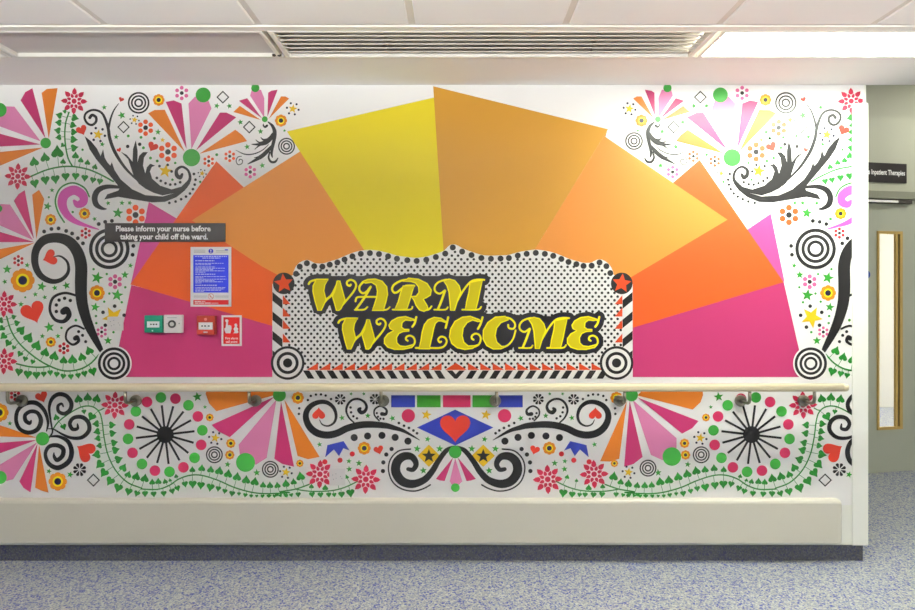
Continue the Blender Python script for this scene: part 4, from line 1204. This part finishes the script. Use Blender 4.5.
bars(ps, 'strip_text', [rect(195.4, 197.6, 301, 301.9), rect(198.0, 201.6, 301, 301.9), rect(195.4, 199, 302.6, 303.5), rect(199.4, 204.8, 302.6, 303.5), rect(205.3, 211.3, 302.6, 303.5), rect(212, 219, 302.9, 303.4), rect(202.2, 206, 301.1, 301.7)], M_WHITE, .0087, 'white words on the red strip')

# green break-glass box
gb_ = plate('call_point', 147, 165, 315.2, 332.4, .030, mat('box_green', (0, 122, 94), .4), 'green square break-glass call point left of the white button box', 'call point', .003, 'housing')
flat(gb_, 'glass_window', rect(149.8, 162.2, 321.1, 327.2), M_WHITE, .0304, 'white push window')
bars(gb_, 'window_dots', [rect(153, 154.5, 323.4, 324.7), rect(155.6, 157.3, 323.4, 324.7), rect(158.4, 160, 323.4, 324.7)], mat('ink_black', (24, 24, 24), .5), .0306, 'black marks')
flat(gb_, 'key_hole', circ(155.2, 330.3, .8, 12), M_PLATE, .0304)
# white box with round button
wb = plate('push_button', 165.8, 184.4, 314.7, 332.6, .026, mat('box_white', (236, 232, 230), .4), 'white square box with a round black ringed button', 'button', .003, 'housing')
ox, oy, oz = wb.location


def knob(root, px, py, r0, r1, d0, d1, material, name, label=None):
    c_ = Vector((wx(px), 0, wz(py))) - Vector(root.location)
    m = MB(); m.tube([(c_.x, -d0, c_.z), (c_.x, -d1 + .001, c_.z), (c_.x, -d1, c_.z)], [r0, r0, r1], 28); return m.build(name, material, root, label=label)


knob(wb, 174.4, 323.8, 3.9 * S, 3.5 * S, .025, .031, mat('button_black', (26, 26, 26), .35), 'button_ring', 'black round button ring')
knob(wb, 174.6, 323.8, 2.1 * S, 1.8 * S, .03, .034, mat('button_grey', (214, 214, 208), .35), 'button_cap', 'pale round button centre')
for q in ((169.0, 169.8, 322.8, 323.8), (180.8, 181.8, 322.6, 323.8)): bars(wb, 'screw', [rect(*q)], M_INK, .0263)
bars(wb, 'caption_line', [rect(169.5, 179, 317.3, 317.8)], M_INK, .0263)
# red break-glass box
rb = plate('call_point', 199.2, 217, 315.6, 334.4, .034, mat('box_red', (172, 54, 38), .35), 'red square fire call point left of the red hand sign', 'call point', .003, 'housing')
flat(rb, 'glass_window', rect(201.2, 215.2, 322.0, 329.2), M_WHITE, .0344, 'white push window')
bars(rb, 'window_dots', [rect(204, 205.6, 325, 326.3), rect(206.9, 208.6, 325, 326.3), rect(210.4, 212.2, 325, 326.3)], MATS['ink_black'], .0346, 'black marks')
bars(rb, 'test_slot', [rect(206, 210.2, 331.2, 332.4)], M_WHITE, .0344)
flat(rb, 'emblem', circ(208.2, 319, 1.5, 16), mat('emblem_pink', (226, 150, 140), .5), .0344, 'pale round emblem')
cov = bpy.data.materials.new('clear_cover'); cov.use_nodes = True
cb = cov.node_tree.nodes['Principled BSDF']; cb.inputs['Transmission Weight'].default_value = 1; cb.inputs['Roughness'].default_value = .08; cb.inputs['IOR'].default_value = 1.05; cb.inputs['Base Color'].default_value = (.93, .9, .9, 1)
c0 = Vector(rb.location)
MB().box(wx(217.2) - c0.x, wx(218.6) - c0.x, -.034, -.0045, wz(334) - c0.z, wz(316) - c0.z, .001).build('clear_cover', cov, rb, label='clear plastic cover hinge')
# red hand sign
rsn = plate('fire_sign', 222, 242.2, 315.2, 345.9, .008, M_WHITE, 'red fire call point sign with a white pointing hand and flames', 'sign', .001)
flat(rsn, 'red_field', rect(224, 240.2, 317.2, 343.8), mat('sign_red', (212, 26, 26), .4), .0084, 'red field')
hand = [(225.6, 320.5), (226.6, 319.2), (228.2, 319.2), (229.2, 320.6), (228.6, 322.2), (228.6, 325.2), (230.6, 325.0), (231.9, 326.0), (232.2, 328.4), (231.6, 331.2), (231.0, 333.2), (226.4, 333.2), (225.2, 330.6), (224.9, 328.4), (226.2, 327.6), (226.8, 322.4)]
flat(rsn, 'hand_symbol', hand, M_WHITE, .0087, 'white pointing hand')
flat(rsn, 'flame_symbol', [(233.8, 333.2), (235.2, 331.2), (234.0, 329.0), (235.4, 326.6), (234.9, 324.2), (236.6, 323.2), (238.0, 325.0), (237.4, 327.0), (239.0, 328.6), (238.2, 330.2), (239.2, 332.0), (238.0, 333.2)], M_WHITE, .0087, 'white flames')
wall_text('Fire alarm', 232.2, 339.2, 2.3, 12.6, M_WHITE, rsn, .0087, bold=.02)
wall_text('call point', 232.2, 342.6, 2.3, 11.6, M_WHITE, rsn, .0087, bold=.02)

# blank plates cut into the mural
for x0_, x1_, y0_, y1_, l in ((108.2, 124.2, 316.6, 330.4, 'blank white socket plate covering the yellow star left of the green call point'),
                              (329.6, 345.8, 468, 485, 'white speckled socket plate between two crimson flowers under the handrail')):
    r_ = plate('socket_plate', x0_, x1_, y0_, y1_, .010, M_PLATE, l, 'socket', .002)
    cx_, cy_ = (x0_ + x1_) / 2, (y0_ + y1_) / 2
    bars(r_, 'pin_hole', [rect(cx_ + a_ - .35, cx_ + a_ + .35, cy_ + b_ - .4, cy_ + b_ + .4) for a_, b_ in ((-4.6, -2), (-1.4, -3.2), (-3.8, 2.2), (-1.2, 1.2), (3.2, -.6), (4.6, 1.4))], M_INK, .0103, 'grey pin holes')

# ================================================================== CAMERA, LIGHT, COLOUR
cam = bpy.data.cameras.new('camera'); co = bpy.data.objects.new('camera', cam); COL.objects.link(co)
cam.lens = 24; cam.sensor_width = 36; cam.sensor_fit = 'HORIZONTAL'
cam.shift_y = -(305 - HY) / 915.0
co.location = (0, -D, ZC); co.rotation_euler = (math.radians(90), 0, 0)
cam.clip_start = .05
SC.camera = co

wd = bpy.data.worlds.new('world'); SC.world = wd; wd.use_nodes = True
wd.node_tree.nodes['Background'].inputs[0].default_value = (.9, .92, 1, 1); wd.node_tree.nodes['Background'].inputs[1].default_value = .3

SC.view_settings.view_transform = 'Standard'; SC.view_settings.look = 'None'; SC.view_settings.gamma = 1
SC.view_settings.use_curve_mapping = False
SC.view_settings.exposure = 0.3
SC.cycles.max_bounces = 10; SC.cycles.diffuse_bounces = 6
SC.cycles.sample_clamp_indirect = 6
